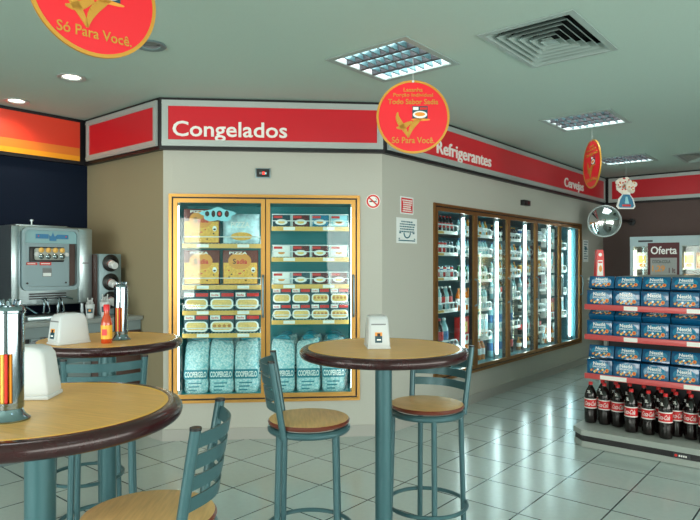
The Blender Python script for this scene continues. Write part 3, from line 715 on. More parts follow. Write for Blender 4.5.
# ------------------------------------------------------------------ two-door freezer
FO = P1 + Vector((r2, r2)) * FU; FZ0, FZ1 = .308, 2.037
def make_case(root, W, z0, z1, doors, depth, gold, liner, lamp_mat, lamps, glass='pane', handle=None):
    """housing, frame and glazed doors of a reach-in unit; local x along the wall, +y into the wall, z absolute minus z0"""
    h = z1 - z0
    b = MB(); e = .016
    b.box(e, W - e, depth, depth + .02, e, h - e); b.box(e, e + .02, .062, depth, e, h - e); b.box(W - e - .02, W - e, .062, depth, e, h - e)
    b.box(e + .02, W - e - .02, .062, depth, e, e + .02); b.box(e + .02, W - e - .02, .062, depth, h - e - .02, h - e); b.build('interior_liner', liner, root)
    f = .024
    b = MB(); fo = [(0, 0, W, f), (0, h - f, W, h), (0, f, f, h - f), (W - f, f, W, h - f)]
    for x0, za, x1, zb in fo: b.box(x0, x1, -.018, -.001, za, zb)
    b.build('outer_frame', gold, root)
    b = MB(); g = .012
    for x0, za, x1, zb in [(f, f, W - f, f + g), (f, h - f - g, W - f, h - f), (f, f + g, f + g, h - f - g), (W - f - g, f + g, W - f, h - f - g)]: b.box(x0, x1, -.004, .05, za, zb)
    pitch = (W - 2 * f - 2 * g) / doors
    for i in range(1, doors): x = f + g + pitch * i; b.box(x - .02, x + .02, .012, .06, f + g, h - f - g)
    b.build('gasket_mullions', 'black', root)
    for i in range(doors):
        xa, xb = f + g + pitch * i + (.004 if i else .001), f + g + pitch * (i + 1) - (.004 if i < doors - 1 else .001)
        za, zb = f + g + .001, h - f - g - .001; s = .034
        d = MB()
        for x0, z_0, x1, z_1 in [(xa, za, xb, za + s), (xa, zb - s, xb, zb), (xa, za + s, xa + s, zb - s), (xb - s, za + s, xb, zb - s)]: d.box(x0, x1, -.014, .011, z_0, z_1)
        door = d.build('door', gold, root)
        p = MB(); p.box(xa + s, xb - s, -.002, .001, za + s, zb - s); p.build('pane', glass, door)
        if handle:
            hx, ha, hb = xb - s / 2, handle[0] - z0, handle[1] - z0
            q = MB(); q.tube([(hx, -.014, ha), (hx, -.045, ha + .015), (hx, -.05, ha + .04), (hx, -.05, hb - .04), (hx, -.045, hb - .015), (hx, -.014, hb)], .009, 10); q.cyl(.014, -.012, .0, 10, M=Matrix.Translation((hx, -.014, ha)) @ Matrix.Rotation(PI / 2, 4, 'X')); q.cyl(.014, -.012, 0, 10, M=Matrix.Translation((hx, -.014, hb)) @ Matrix.Rotation(PI / 2, 4, 'X')); q.build('handle', 'steelm', door)
    for x, y in lamps:
        t = MB(); t.tube([(x, y, .09), (x, y, h - .09)], .0115, 12); lm = t.build('lamp', lamp_mat, root)
        t = MB(); t.box(x - .018, x + .018, y - .016, y + .016, .045, .09); t.box(x - .018, x + .018, y - .016, y + .016, h - .09, h - .045); t.build('lamp_socket', 'white', lm)
    return pitch, f + g

fr = empty('upright_freezer', (FO.x, FO.y, FZ0), R(45), 'two-door glass freezer with gold frame set in the wall under Congelados', 'freezer')
make_case(fr, FW, FZ0, FZ1, 2, .66, 'gold', 'liner', 'tube', [(.055, .085), (FW / 2, .085), (FW - .055, .085)], handle=(1.02, 1.36))
def fw(u, y): return (FO.x + r2 * u - r2 * y, FO.y + r2 * u + r2 * y)     # local -> world plan
# shelf: list (left?, z, fence height)
FS = [(0, 1.635, .055), (0, 1.283, .055), (0, 1.066, .04), (0, .872, .04), (1, 1.785, .10), (1, 1.520, .10), (1, 1.288, .10), (1, .980, .04)]
for side, z, fh in FS:
    x0, x1 = (.085, .745) if side == 0 else (.835, 1.50)
    zz = z - FZ0
    b = MB()
    for i in range(23): x = x0 + (x1 - x0) * i / 22; b.box(x - .0015, x + .0015, .14, .62, zz - .006, zz)
    for y in (.14, .30, .46, .62): b.box(x0, x1, y - .003, y + .003, zz - .012, zz - .006)
    sh = b.build('shelf', 'wire', fr)
    b = MB(); b.box(x0, x1, .128, .134, zz - .042, zz - .004, 0)
    for q in range(2): xx = x0 + (.12 if side == 0 else .10) + q * .34; b.box(xx, xx + .10, .126, .128, zz - .036, zz - .008, 1)
    b.build('price_strip', ['strip', 'tag'], sh)
    b = MB(); n = 2 if fh > .08 or fh > .05 else 1
    b.tube([(x0 + .005, .133, zz - .01), (x0 + .005, .133, zz + fh), (x1 - .005, .133, zz + fh), (x1 - .005, .133, zz - .01)], .004, 6)
    if fh > .08:
        b.tube([(x0 + .005, .133, zz + fh * .45), (x1 - .005, .133, zz + fh * .45)], .004, 6)
        for q in range(1, 4): xx = x0 + (x1 - x0) * q / 4; b.tube([(xx, .133, zz - .008), (xx, .133, zz + fh)], .004, 6); b.tube([(xx + .012, .133, zz - .008), (xx + .012, .133, zz + fh)], .003, 6)
    b.build('wire_guard', 'wire', sh)
# sticker on left door glass
b = MB(); random.seed(5)
pts = []
for i in range(28):
    a = 2 * PI * i / 28; q = 1 + .14 * math.sin(5 * a) + .05 * math.sin(9 * a); pts.append((.395 + .135 * q * math.cos(a), 1.56 + .055 * q * math.sin(a)))
b.xz(pts, .0012, .0022, 0); b.disc(.31, 1.567, .018, .022, .0, .0012, 1, 12); b.disc(.36, 1.567, .016, .028, .0, .0012, 1, 12); b.disc(.41, 1.567, .024, .028, .0, .0012, 1, 12); b.disc(.41, 1.567, .012, .015, -.0006, .0, 2, 12); b.disc(.47, 1.567, .018, .028, .0, .0012, 1, 12)
st_ = b.build('door_sticker', ['cyan', 'olive', 'redp'], fr)

# products in the freezer
def pizza_mesh():
    b = MB(); w, h, t = .298, .292, .045
    b.box(0, w, 0, t, 0, h, 0, .003)
    b.box(.006, w - .006, -.0006, 0, .006, .185, 1)
    b.disc(w * .48, .20, .098, .072, -.0012, -.0004, 5, 28)
    b.text('PIZZA', .055, -.0012, .258, .022, .15, 4, .02, .0008); b.text('S', .085, -.0015, .175, .045, None, 2, .02, .0008); b.text('adia', .115, -.0015, .175, .043, None, 3, .03, .0008)
    random.seed(11)
    for i in range(9): b.disc(random.uniform(.03, w - .03), random.uniform(.03, .14), .008, .006, -.0016, -.0006, 2 if i % 2 else 3, 8)
    b.disc(w - .04, .125, .018, .024, -.002, -.0006, 4, 12); b.disc(w - .04, .118, .012, .008, -.003, -.002, 2, 10)
    return b.mesh('pizza_box', ['pizzabox', 'pizza', 'olive', 'redp', 'letter', 'or'])
PZ = pizza_mesh()
for (u, z, lab) in [(.093, 1.636, 'yellow pizza box at left of the top shelf behind the left freezer door'), (.093, 1.284, 'yellow pizza box at left of the second shelf behind the left freezer door'), (.420, 1.284, 'yellow pizza box at right of the second shelf behind the left freezer door')]:
    x, y = fw(u, .15); single('pizza_box', PZ, (x, y, z), R(45), lab, 'box', 'pizza boxes in the freezer')
# bagged pizza
b = MB(); n = 14; vs = []; fs = []
random.seed(21)
for s in (0, 1):
    for i in range(n + 1):
        for j in range(n + 1):
            u, v = i / n, j / n; e = math.sin(PI * u) ** .5 * math.sin(PI * v) ** .5 if 0 < u < 1 and 0 < v < 1 else 0
            vs.append((.31 * u, .045 + (.035 * e + .008 * random.random() * e) * (1 if s else -1), .255 * v + (.012 * random.random() if 0 < v < 1 else 0)))
N = (n + 1) ** 2
for s in (0, 1):
    for i in range(n):
        for j in range(n): a = s * N + i * (n + 1) + j; fs.append((a, a + 1, a + n + 2, a + n + 1))
b.add(vs, fs, 0); b.text('PIZZA', .07, .004, .135, .05, .16, 1, .02, .001); b.disc(.16, .06, .09, .035, .002, .006, 2, 20)
x, y = fw(.418, .15); single('frozen_food_bag', b.mesh('frozen_food_bag', ['bagw', 'letter', 'pizza'], 60), (x, y, 1.636), R(45), 'blue and white plastic bag at right of the top shelf behind the left freezer door', 'bag')

def lasagne_mesh(w, h, kind):
    b = MB(); t = .12
    b.box(0, w, 0, t, 0, h, 0, .002)
    b.box(.004, w * .42, -.0006, 0, h * .70, h * .93, 1); b.box(w * .48, w - .004, -.0006, 0, h * .72, h * .90, 2)
    b.text('Sadia', w * .06, -.0008, h * .75, h * .11, w * .3, 2, .02, .0006)
    b.xz(rrect(w * .03, w * .97, h * .04, h * .60, h * .22, 5), -.0008, 0, 1); b.xz(rrect(w * .10, w * .90, h * .14, h * .54, h * .16, 5), -.0016, -.0006, 3)
    if kind: 
        for q in range(4): b.disc(w * (.2 + .2 * q), h * .36, w * .07, h * .09, -.0022, -.0012, 4, 10)
    return b.mesh('lasagne_box', ['teald', 'letter', 'redp', 'lasag' , 'lasag2'])
LA = lasagne_mesh(.205, .158, 0); LB = lasagne_mesh(.205, .158, 1); LC = lasagne_mesh(.160, .136, 0); LD = lasagne_mesh(.160, .136, 1)
for r_, (z, nm) in enumerate([(1.067, 'third'), (.873, 'lowest')]):
    for i in range(3):
        x, y = fw(.095 + i * .215, .15); single('lasagne_box', LB if (r_ == 1 and i == 1) else LA, (x, y, z), R(45), '%s lasagne box on the %s shelf behind the left freezer door' % (['left', 'middle', 'right'][i], nm), 'box', 'lasagne boxes in the freezer')
for layer in (0, 1):
    for i in range(4):
        x, y = fw(.842 + i * .166, .15); single('lasagne_box', LD if i > 1 else LC, (x, y, .981 + layer * .1375), R(45), '%s lasagne box from left, %s layer, lowest shelf of the right freezer door' % (ORD[i], ['bottom', 'upper'][layer]), 'box', 'lasagne boxes in the freezer')
def smallbox(w, h, c, pic):
    b = MB(); b.box(0, w, 0, .1, 0, h, 0, .002); b.disc(w * .5, h * .36, w * .36, h * .26, -.001, 0, 1, 20); b.box(.006, w * .55, -.001, 0, h * .72, h * .93, 2); b.disc(w * .5, h * .36, w * .2, h * .13, -.002, -.001, 3, 14)
    return b.mesh('ready_meal_box', [c, 'letter', 'redp', pic])
SB = [smallbox(.145, .095, c, p) for c, p in (('teald', 'lasag'), ('bluelt', 'or'), ('maroon', 'yl'), ('cyan', 'lasag2'), ('letter', 'or'))]
for r_, (z, nm, kinds) in enumerate([(1.786, 'top', (0, 2, 1, 3)), (1.521, 'second', (4, 2, 2, 4)), (1.289, 'third', (4, 0, 2, 2))]):
    for i in range(4):
        x, y = fw(.846 + i * .1655, .15); single('ready_meal_box', SB[kinds[i]], (x, y, z), R(45), '%s ready-meal box from left on the %s shelf behind the right freezer door' % (ORD[i], nm), 'box', 'ready-meal boxes in the freezer')

def icebag_mesh(seed):
    random.seed(seed); b = MB(); nz, na = 16, 28; w, d, h = .105, .080, .445
    vs = []; fs = []; ms = []
    for j in range(nz + 1):
        v = j / nz; z = h * v
        s = 1.0 if v < .80 else 1 - .16 * ((v - .80) / .20) ** 1.8
        sd = 1.0 if v < .62 else 1 - .80 * ((v - .62) / .38) ** 1.6
        if v < .06: s = sd = .90 + .10 * v / .06
        ly = .055 * max(0, v - .55) / .45
        for i in range(na):
            a = 2 * PI * i / na; p = 3.2
            ca, sa = math.cos(a), math.sin(a); q = (abs(ca) ** p + abs(sa) ** p) ** (-1 / p)
            j_ = 1 + random.uniform(-.045, .03)
            vs.append((w * q * ca * s * j_, d * q * sa * sd * j_ + ly, z + (.018 * ca * v * (1 if seed % 2 else -.4))))
    for j in range(nz):
        for i in range(na):
            fs.append((j * na + i, j * na + (i + 1) % na, (j + 1) * na + (i + 1) % na, (j + 1) * na + i)); ms.append(0)
    fs.append(tuple(range(na))[::-1]); ms.append(0); fs.append(tuple(nz * na + i for i in range(na))); ms.append(1)
    k0 = len(b.mi); b.add(vs, fs); b.mi[k0:] = ms
    b.xz(rrect(-.099, .099, .125, .205, .01, 2), -d - .004, -d + .01, 1); b.textc('COOPERGELO', -d - .0045, 0, .14, .05, .182, 2, .03, .001)
    for q in range(3): b.box(-.06, .05 - .02 * q, -d - .004, -d + .01, .085 - q * .03, .094 - q * .03, 1)
    # folded and tied top
    b.box(-.078, .078, .046, .066, .438, .466, 1, .006, M=Matrix.Rotation(R(4 if seed % 2 else -2), 4, 'Y'))
    b.tube([(-.05, .056, .462), (-.02, .056, .478), (.02, .056, .480), (.05, .056, .460)], .012, 8, 1)
    return b.mesh('ice_bag', ['ice', 'bandteal', 'letter'], 60)
IB = [icebag_mesh(s) for s in (1, 2, 3)]
fl = .308 + .0365
for di, dn in ((0, 'left'), (1, 'right')):
    for i in range(3):
        u = (.185 + i * .215) if di == 0 else (.93 + i * .222)
        x, y = fw(u, .27); o = single('ice_bag', IB[(i + di) % 3], (x, y, fl), R(45), '%s bag of ice on the floor behind the %s freezer door, front row' % (['left', 'middle', 'right'][i], dn), 'bag', 'front row of ice bags')
        x, y = fw(u + .03, .46); o = single('ice_bag', IB[(i + di + 1) % 3], (x, y, fl), R(45), '%s bag of ice behind the front row in the %s freezer door' % (['left', 'middle', 'right'][i], dn), 'bag', 'back row of ice bags'); o.scale = (1, 1, 1.02)

# ------------------------------------------------------------------ five-door cooler
CZ0, CZ1 = .322, 2.044
cl = empty('drinks_cooler', (P2.x, CY0, CZ0), R(90), 'long five-door glass drinks cooler with bronze frame under Refrigerantes', 'cooler')
lamps = []
pt = (CW - .072) / 5
for i in range(1, 6): lamps.append((.036 + pt * i - (.03 if i == 5 else 0), .135))
make_case(cl, CW, CZ0, CZ1, 5, .75, 'goldd', 'linerd', 'tubec', lamps, handle=(1.02, 1.30))
b = MB()
for i in range(1, 6):
    x = .036 + pt * i - (.03 if i == 5 else 0); b.box(x - .013, x + .013, .158, .175, .05, CZ1 - CZ0 - .05)
b.build('lamp_backs', 'grey', cl)
def cwp(u, y): return (P2.x - y, CY0 + u)
# drink shapes
def bottle_mesh(name, r, h, liq, label, cap, neck=.30, nr=.36, lab=(.25, .55), glass_top=None):
    b = MB()
    b.lathe([(0, 0), (r * .92, 0), (r, h * .03), (r, h * (1 - neck - .1)), (r * .86, h * (1 - neck)), (r * nr * 1.15, h * .86), (r * nr, h * .93), (0, h * .93)], 14)
    b.lathe([(r * 1.01, h * lab[0]), (r * 1.03, h * lab[0]), (r * 1.03, h * lab[1]), (r * 1.01, h * lab[1])], 14, 1)
    b.lathe([(0, h * .92), (r * nr * 1.15, h * .92), (r * nr * 1.15, h), (0, h)], 10, 2)
    return b.mesh(name, [liq, label, cap])
def can_mesh(c1, c2):
    b = MB(); r, h = .032, .122
    b.lathe([(0, 0), (r * .8, 0), (r, .01), (r, h * .45), (r, h * .72), (r, h - .014), (r * .82, h), (0, h - .002)], 14, mats=[2, 2, 0, 1, 0, 2, 2])
    return b.mesh('drink_can', [c1, c2, 'chrome'])
def carton_mesh(w, h, c1, c2):
    b = MB(); b.box(-w / 2, w / 2, 0, .07, 0, h, 0, .002); b.box(-w * .4, w * .4, -.001, 0, h * .35, h * .8, 1); b.disc(0, h * .2, w * .3, min(w * .2, h * .17), -.0012, 0, 2, 10)
    return b.mesh('drink_carton', [c1, c2, 'or'])
D = dict(
    cola_s=bottle_mesh('drink_bottle', .028, .165, 'cola', 'redp', 'capred'), guar=bottle_mesh('drink_bottle', .028, .165, 'green', 'letter', 'letter'),
    beer=bottle_mesh('drink_bottle', .028, .165, 'amber', 'letter', 'or'), clear=bottle_mesh('drink_bottle', .028, .165, 'water', 'letter', 'bluel'),
    canr=can_mesh('redp', 'letter'), canw=can_mesh('letter', 'bluel'), cant=can_mesh('teald', 'letter'), cany=can_mesh('yl', 'or'),
    cola_m=bottle_mesh('drink_bottle', .033, .24, 'cola', 'redp', 'letter'), water_m=bottle_mesh('drink_bottle', .033, .24, 'water', 'letter', 'letter'), or_m=bottle_mesh('drink_bottle', .033, .24, 'orangej', 'letter', 'or'),
    water_l=bottle_mesh('drink_bottle', .047, .30, 'water', 'bluel', 'letter'), cola_l=bottle_mesh('drink_bottle', .047, .30, 'cola', 'redp', 'capred'), or_l=bottle_mesh('drink_bottle', .042, .24, 'orangej', 'letter', 'letter'),
    cart=carton_mesh(.085, .26, 'letter', 'cyan'), cartr=carton_mesh(.085, .26, 'redp', 'yl'), dark=bottle_mesh('drink_bottle', .028, .15, 'cola', 'letter', 'saucel'))
DW = {'cola_l': .1, 'water_l': .1, 'or_l': .092, 'cart': .094, 'cartr': .094, 'cola_m': .074, 'water_m': .074, 'or_m': .074}
DN = dict(cola_s='small dark drink bottle with red cap', guar='small green drink bottle', beer='small amber bottle', clear='small clear bottle', canr='red and white drink can', canw='white and blue drink can', cant='teal drink can', cany='yellow drink can', cola_m='dark bottle with red label', water_m='clear bottle with white label', or_m='orange drink bottle', water_l='large clear bottle', cola_l='large dark bottle with red cap', or_l='large orange drink bottle', cart='white drink carton', cartr='red drink carton', dark='small dark bottle with white label')
DOORS = [
    [(1.80, ['cola_s'], 0), (1.575, ['canr', 'canw', 'canr', 'cant'], 0), (1.32, ['canr', 'canw'], 0), (.985, ['cola_m', 'water_m'], 0), (.59, ['water_l', 'cola_l'], 0), (.36, ['dark'], 1)],
    [(1.79, ['beer', 'clear'], 0), (1.57, ['clear'], 0), (1.285, ['clear', 'guar'], 0), (.955, ['or_m', 'or_m', 'water_m'], 0), (.62, ['cartr', 'cart', 'cart'], 0), (.36, ['or_l', 'or_l', 'or_l'], 1)],
    [(1.77, ['dark'], 0), (1.545, ['beer', 'clear'], 0), (1.325, ['beer', 'clear'], 0), (1.05, ['water_m', 'cola_m', 'water_m'], 0), (.69, ['water_l'], 0), (.36, ['water_l', 'water_l', 'cola_l'], 1)],
    [(1.80, ['canw'], 0), (1.545, ['beer', 'clear'], 0), (1.345, ['beer', 'cany'], 0), (1.125, ['cola_s', 'clear'], 0), (.855, ['dark', 'water_m'], 0), (.56, ['cola_m', 'water_m'], 0), (.36, ['dark', 'beer'], 1)],
    [(1.70, ['cart', 'cart', 'cany'], 0), (1.37, ['cart', 'cartr', 'cart'], 0), (1.05, ['cart'], 0), (.72, ['cart', 'cartr', 'cart', 'cart'], 0), (.36, ['cart', 'or_l'], 1)]]
DOORN = ['nearest', 'second', 'middle', 'fourth', 'farthest']
SHN = ['top', 'second', 'third', 'fourth', 'fifth', 'sixth', 'seventh']
FD = .205
for di, shelves in enumerate(DOORS):
    u0 = .036 + pt * di + .035; u1 = .036 + pt * (di + 1) - .05
    for si, (z, kinds, floor) in enumerate(shelves):
        zz = z - CZ0
        if not floor:
            b = MB(); b.box(u0, u1, FD - .02, .72, zz - .010, zz - .002); sh = b.build('shelf', 'grille', cl)
            b = MB(); b.box(u0, u1, FD - .028, FD - .021, zz - .03, zz + .006, 0); b.box(u0 + .28, u0 + .42, FD - .030, FD - .028, zz - .026, zz - .002, 1); b.build('price_strip', ['tag', 'strip'], sh)
            b = MB(); b.tube([(u0, FD - .024, zz), (u0, FD - .024, zz + .055), (u0 + .015, FD - .024, zz + .068), (u1 - .03, FD - .024, zz + .068), (u1, FD - .024, zz + .05), (u1, FD - .024, zz)], .008, 8)
            nb = 9
            for q in range(1, nb): xx = u0 + (u1 - u0) * q / nb; b.tube([(xx, FD - .024, zz), (xx, FD - .024, zz + .066)], .0045, 6)
            b.build('wire_guard', 'wire', sh)
            base = z
        else: base = CZ0 + .0365
        pit = max(DW.get(k_, .068) for k_ in kinds)
        n = int((u1 - u0 - .01) / pit)
        for i in range(n):
            kd = kinds[(n - 1 - i) % len(kinds)] if len(kinds) < 3 else kinds[min(len(kinds) - 1, int(i * len(kinds) / n))]
            y0 = FD + .035 if kd not in ('cart', 'cartr') else FD
            if floor or DW.get(kd, 0) >= .09 and kd not in ('cart', 'cartr'): y0 = FD + .055
            x, y = cwp(u0 + .005 + pit * (i + .5), y0)
            pos = n - i
            me = D[kd]
            o = single(me.name.split('.')[0], me, (x, y, base), R(90), '%s, %s from right, %s row, %s cooler door' % (DN[kd], ORD[pos - 1], 'floor' if floor else SHN[si], DOORN[di]), me.name.split('.')[0].split('_')[1], 'drinks in the five-door cooler')

# ------------------------------------------------------------------ small wall things
def wall_pt(u_world_y): return (P2.x, u_world_y)
# temperature displays
x, y = fw(-1.004 + 1.773, 0)
root = empty('temperature_display', (x, y, 2.175), R(45), 'small black temperature display on the wall above the freezer', 'display', 'temperature displays')
b = MB(); b.box(-.062, .062, -.018, -.001, 0, .082, 0, .003); b.build('bezel', 'steelm', root)
b = MB(); b.box(-.054, .054, -.024, -.018, .008, .074, 0); b.build('case', 'blackp', root)
b = MB(); b.box(-.03, -.004, -.0255, -.024, .030, .048, 1); b.box(-.004, .016, -.026, -.024, .028, .05, 0); b.box(.016, .03, -.0255, -.024, .03, .047, 2); b.build('readout', ['led', 'grey', 'cyan'], root) if 'led' in M else None
root2 = empty('temperature_display', (P2.x, 7.0, 2.165), R(90), 'small black temperature display on the wall above the cooler', 'display', 'temperature displays')
b = MB(); b.box(-.09, .09, -.05, .004, 0, .065, 0, .004); b.build('case', 'blackp', root2)
b = MB(); b.box(.02, .06, -.052, -.05, .018, .05, 0); b.build('readout', 'maroon', root2)
M['led'] = mat('led_red', (255, 60, 50), .4, emit=1.5, ecol=(255, 50, 40))
b = MB(); b.box(-.03, -.004, -.0255, -.024, .030, .048, 1); b.box(-.004, .016, -.026, -.024, .028, .05, 0); b.box(.016, .03, -.0255, -.024, .03, .047, 2); b.build('readout', ['led', 'grey', 'cyan'], root)

# no-smoking sign
x, y = fw(-.078 + 1.773, 0)
root = empty('no_smoking_sign', (x, y, 1.99), R(45), 'round red and white no-smoking sign on the wall right of the freezer', 'sign')
b = MB(); b.disc(0, 0, .062, .062, -.004, -.001, 0, 32); b.build('plate', 'letter', root)
b = MB(); b.box(-.032, .014, -.0055, -.004, -.006, .004, 0); b.box(.016, .03, -.0055, -.004, -.006, .004, 1); b.tube([(.024, -.005, .008), (.03, -.005, .018), (.022, -.005, .026)], .002, 6, 0); b.build('cigarette', ['blackp', 'inkteal'], root)
b = MB(); b.lathe([(.043, 0), (.056, 0), (.056, .003), (.043, .003), (.043, 0)], 40, M=Matrix.Translation((0, -.004, 0)) @ Matrix.Rotation(PI / 2, 4, 'X')); b.box(-.05, .05, -.007, -.0055, -.006, .006, 0, M=Matrix.Rotation(R(42), 4, 'Y')); b.build('ring', 'redp', root)
# notices on the cooler wall (local x along +y)
root = empty('wall_notice', (P2.x, 4.418, 1.905), R(90), 'small red notice with white writing above the white notice by the cooler', 'notice')
b = MB(); b.box(0, .204, -.004, -.001, 0, .155); b.build('plate', 'paperw', root)
b = MB(); b.box(.014, .19, -.005, -.004, .012, .143); b.build('red_field', 'red', root)
b = MB(); random.seed(2)
for i in range(6):
    w = random.uniform(.09, .15); x0 = .102 - w / 2
    while x0 < .102 + w / 2 - .008: q = random.uniform(.008, .022); b.box(x0, x0 + q, -.006, -.005, .117 - i * .019, .129 - i * .019); x0 += q + .004
b.build('printed_lines', 'letter', root)
root = empty('wall_notice', (P2.x, 4.36, 1.645), R(90), 'larger white notice with teal writing below the red notice', 'notice')
b = MB(); b.box(0, .32, -.004, -.001, 0, .225); b.build('plate', 'paperw', root)
b = MB(); random.seed(4)
for i in range(5):
    w = random.uniform(.16, .24); x0 = .16 - w / 2
    while x0 < .16 + w / 2 - .01: q = random.uniform(.01, .035); b.box(x0, x0 + q, -.005, -.004, .185 - i * .022, .197 - i * .022); x0 += q + .006
pts = [(.16 + .05 * math.cos(PI + PI * i / 10), .093 + .045 * math.sin(PI + PI * i / 10)) for i in range(11)]
b.tube([(p[0], -.005, p[1]) for p in pts], .006, 6); b.box(.04, .07, -.005, -.004, .085, .095); b.box(.25, .28, -.005, -.004, .085, .095)
b.box(.03, .29, -.005, -.004, .018, .028); b.box(.03, .05, -.005, -.004, .034, .044); b.box(.27, .29, -.005, -.004, .034, .044); b.build('printed_lines', 'inkteal', root)
root = empty('wall_notice', (P2.x, 9.06, 1.495), R(90), 'tall pale notice between the last cooler door and the convex mirror', 'notice')
b = MB(); b.box(0, .215, -.004, -.001, 0, .325); b.build('plate', 'paperw', root)
b = MB()
for i in range(8): b.box(.025, .19 - .03 * (i % 3), -.005, -.004, .29 - i * .035, .302 - i * .035)
b.disc(.1, .2, .05, .03, -.0055, -.004, 0, 12); b.build('printed_lines', 'inkteal', root)

# convex mirror
mc = Vector((-2.735, 8.80, 2.06))
root = empty('convex_mirror', tuple(mc), R(20), 'round convex security mirror in the far corner above the aisle', 'mirror')
Rm = .208; sag = .075; Rs_ = (Rm * Rm + sag * sag) / (2 * sag); prof = []
for i in range(13): r_ = Rm * i / 12; prof.append((r_, math.sqrt(Rs_ ** 2 - r_ ** 2) - (Rs_ - sag)))
T = Matrix.Rotation(PI / 2, 4, 'X')
b = MB(); b.lathe(prof, 48, M=T); b.build('mirror_face', 'mirror', root)
b = MB(); b.lathe([(Rm - .004, -.01), (Rm + .014, -.01), (Rm + .016, .012), (Rm + .006, .018), (Rm - .004, .012)], 48, M=T); b.lathe([(0, -.012), (Rm - .004, -.012), (Rm - .004, -.01)], 48, M=T); b.build('rim', 'silver', root)
iv = Matrix.Rotation(-R(20), 3, 'Z')
e = iv @ (Vector((-2.69, 9.965, 2.11)) - mc); 
b = MB(); b.tube([(0, .014, .0), (0.02, .10, .005), tuple(e * .7 + Vector((0, 0, .02))), tuple(e)], .022, 10); b.build('arm', 'blackp', root)
b = MB(); T3 = Matrix.Translation(e) @ Matrix.Rotation(-R(20), 4, 'Z') @ Matrix.Rotation(PI / 2, 4, 'X'); b.lathe([(0, 0), (.055, 0), (.05, .03), (0, .035)], 24, M=T3); b.build('wall_bracket', 'darkgrey', root)

# ------------------------------------------------------------------ end-cap display with chocolates and cola
gx0, gx1 = -1.72, -.68
root = empty('display_gondola', (-1.2, 5.2, 0), 0, 'grey end display rack of blue chocolate boxes and cola bottles at the right', 'display rack')
L = lambda x: x + 1.2
Yl = lambda y: y - 5.2
def outline(g): return [(L(-1.79 - g), Yl(5.50)), (L(-1.79 - g), Yl(5.00 - g * .4)), (L(-1.70 - g * .4), Yl(4.91 - g)), (L(-.70 + g * .4), Yl(4.91 - g)), (L(-.61 + g), Yl(5.00 - g * .4)), (L(-.61 + g), Yl(5.50))]
b = MB(); b.prism(outline(0), .004, .05, 0); b.prism(outline(-.012), 0, .004, 0); b.prism(outline(-.006), .05, .097, 1); b.prism(outline(.006), .097, .140, 0); b.build('base', ['grille', 'blackp'], root)
b = MB(); b.box(L(-1.04), L(-.93), Yl(4.900), Yl(4.9035), .055, .092, 0); b.disc(L(-1.022), .074, .010, .010, Yl(4.898), Yl(4.900), 1, 14)
for q in range(4): b.box(L(-1.004) + q * .014, L(-1.004) + q * .014 + .010, Yl(4.8985), Yl(4.900), .067, .080, 2)
b.build('maker_plate', ['darkgrey', 'redp', 'letter'], root)
b = MB(); b.box(L(gx0 + .03), L(gx1 - .03), Yl(5.46), Yl(5.49), .14, 1.33); b.build('back_panel', 'darkgrey', root)
for x in (gx0 + .03, gx1 - .06):
    b = MB(); b.box(L(x), L(x + .03), Yl(5.42), Yl(5.459), .14, 1.33); b.build('upright', 'grille', root)
SH = [1.128, .885, .568]
for i, z in enumerate(SH):
    b = MB(); b.box(L(gx0), L(gx1), Yl(5.055), Yl(5.419), z - .022, z, 0, .003); sh = b.build('shelf', 'grille', root)
    b = MB(); b.box(L(gx0 - .005), L(gx1 + .005), Yl(5.043), Yl(5.054), z - .040, z + .004, 0, .004)
    xs_ = [(-1.42, -1.32), (-.98, -.86)] if i != 2 else [(-1.60, -1.40), (-1.0, -.88)]
    for xa, xb in xs_: b.box(L(xa), L(xb), Yl(5.041), Yl(5.043), z - .034, z - .002, 1)
    b.build('price_rail', ['pink', 'tag'], sh)

def choc_mesh(w=.196, h=.118, t=.13):
    b = MB()
    b.box(0, w, 0, t, 0, h, 0, .002)
    b.disc(w * .5, h * .52, w * .40, h * .40, -.0006, 0, 1, 28)
    b.text('Nestlé', w * .26, -.0006, h * .62, h * .24, w * .48, 2, .02, .0008)
    b.text('ESPECIALIDADES', w * .24, -.0006, h * .48, h * .09, w * .52, 2, .01, .0006)
    random.seed(8)
    for i in range(11):
        x = w * (.18 + .064 * i); z = h * (.26 + .10 * math.sin(i * 2.1)); b.disc(x, z, w * .042, h * .075, -.0016 - .0004 * (i % 3), 0, [3, 4, 5, 3, 2][i % 5], 9)
    b.disc(w * .80, h * .30, w * .07, h * .13, -.003, 0, 3, 12); b.disc(w * .80, h * .30, w * .035, h * .07, -.0036, -.003, 6, 10)
    return b.mesh('chocolate_box', ['bluebox', 'bluelt', 'letter', 'or', 'choc', 'yl', 'redp'])
CM = choc_mesh(); CL = choc_mesh(.196, .10, .05); RWN = ['top', 'middle', 'lowest']
for r_, z in enumerate(SH):
    for i in range(5):
        x = gx0 + .012 + i * .204
        single('chocolate_box', CM, (x, 5.005 + .05, z + .0005), 0, '%s blue chocolate box from left, upright front row of the %s display shelf' % (ORD[i], RWN[r_]), 'box', 'upright blue chocolate boxes on the display')
        o = single('chocolate_box', CL, (x + .001, 5.055 + .133, z + .0005), 0, '%s blue chocolate box from left, leaning in the %s display shelf' % (ORD[i], RWN[r_]), 'box', 'leaning blue chocolate boxes on the display')
        single('chocolate_box', CM, (x + .002, 5.30 - .012, z + .0005), 0, 'blue chocolate box at the back of the %s display shelf, mostly hidden' % RWN[r_], 'box', 'blue chocolate boxes at the back of the display')
        th_ = [R(23), R(60), R(18)][r_]
        o.rotation_euler = (-th_, 0, 0); o.location.z = z + .1195 + .05 * math.sin(th_); o.location.y = 5.085
        
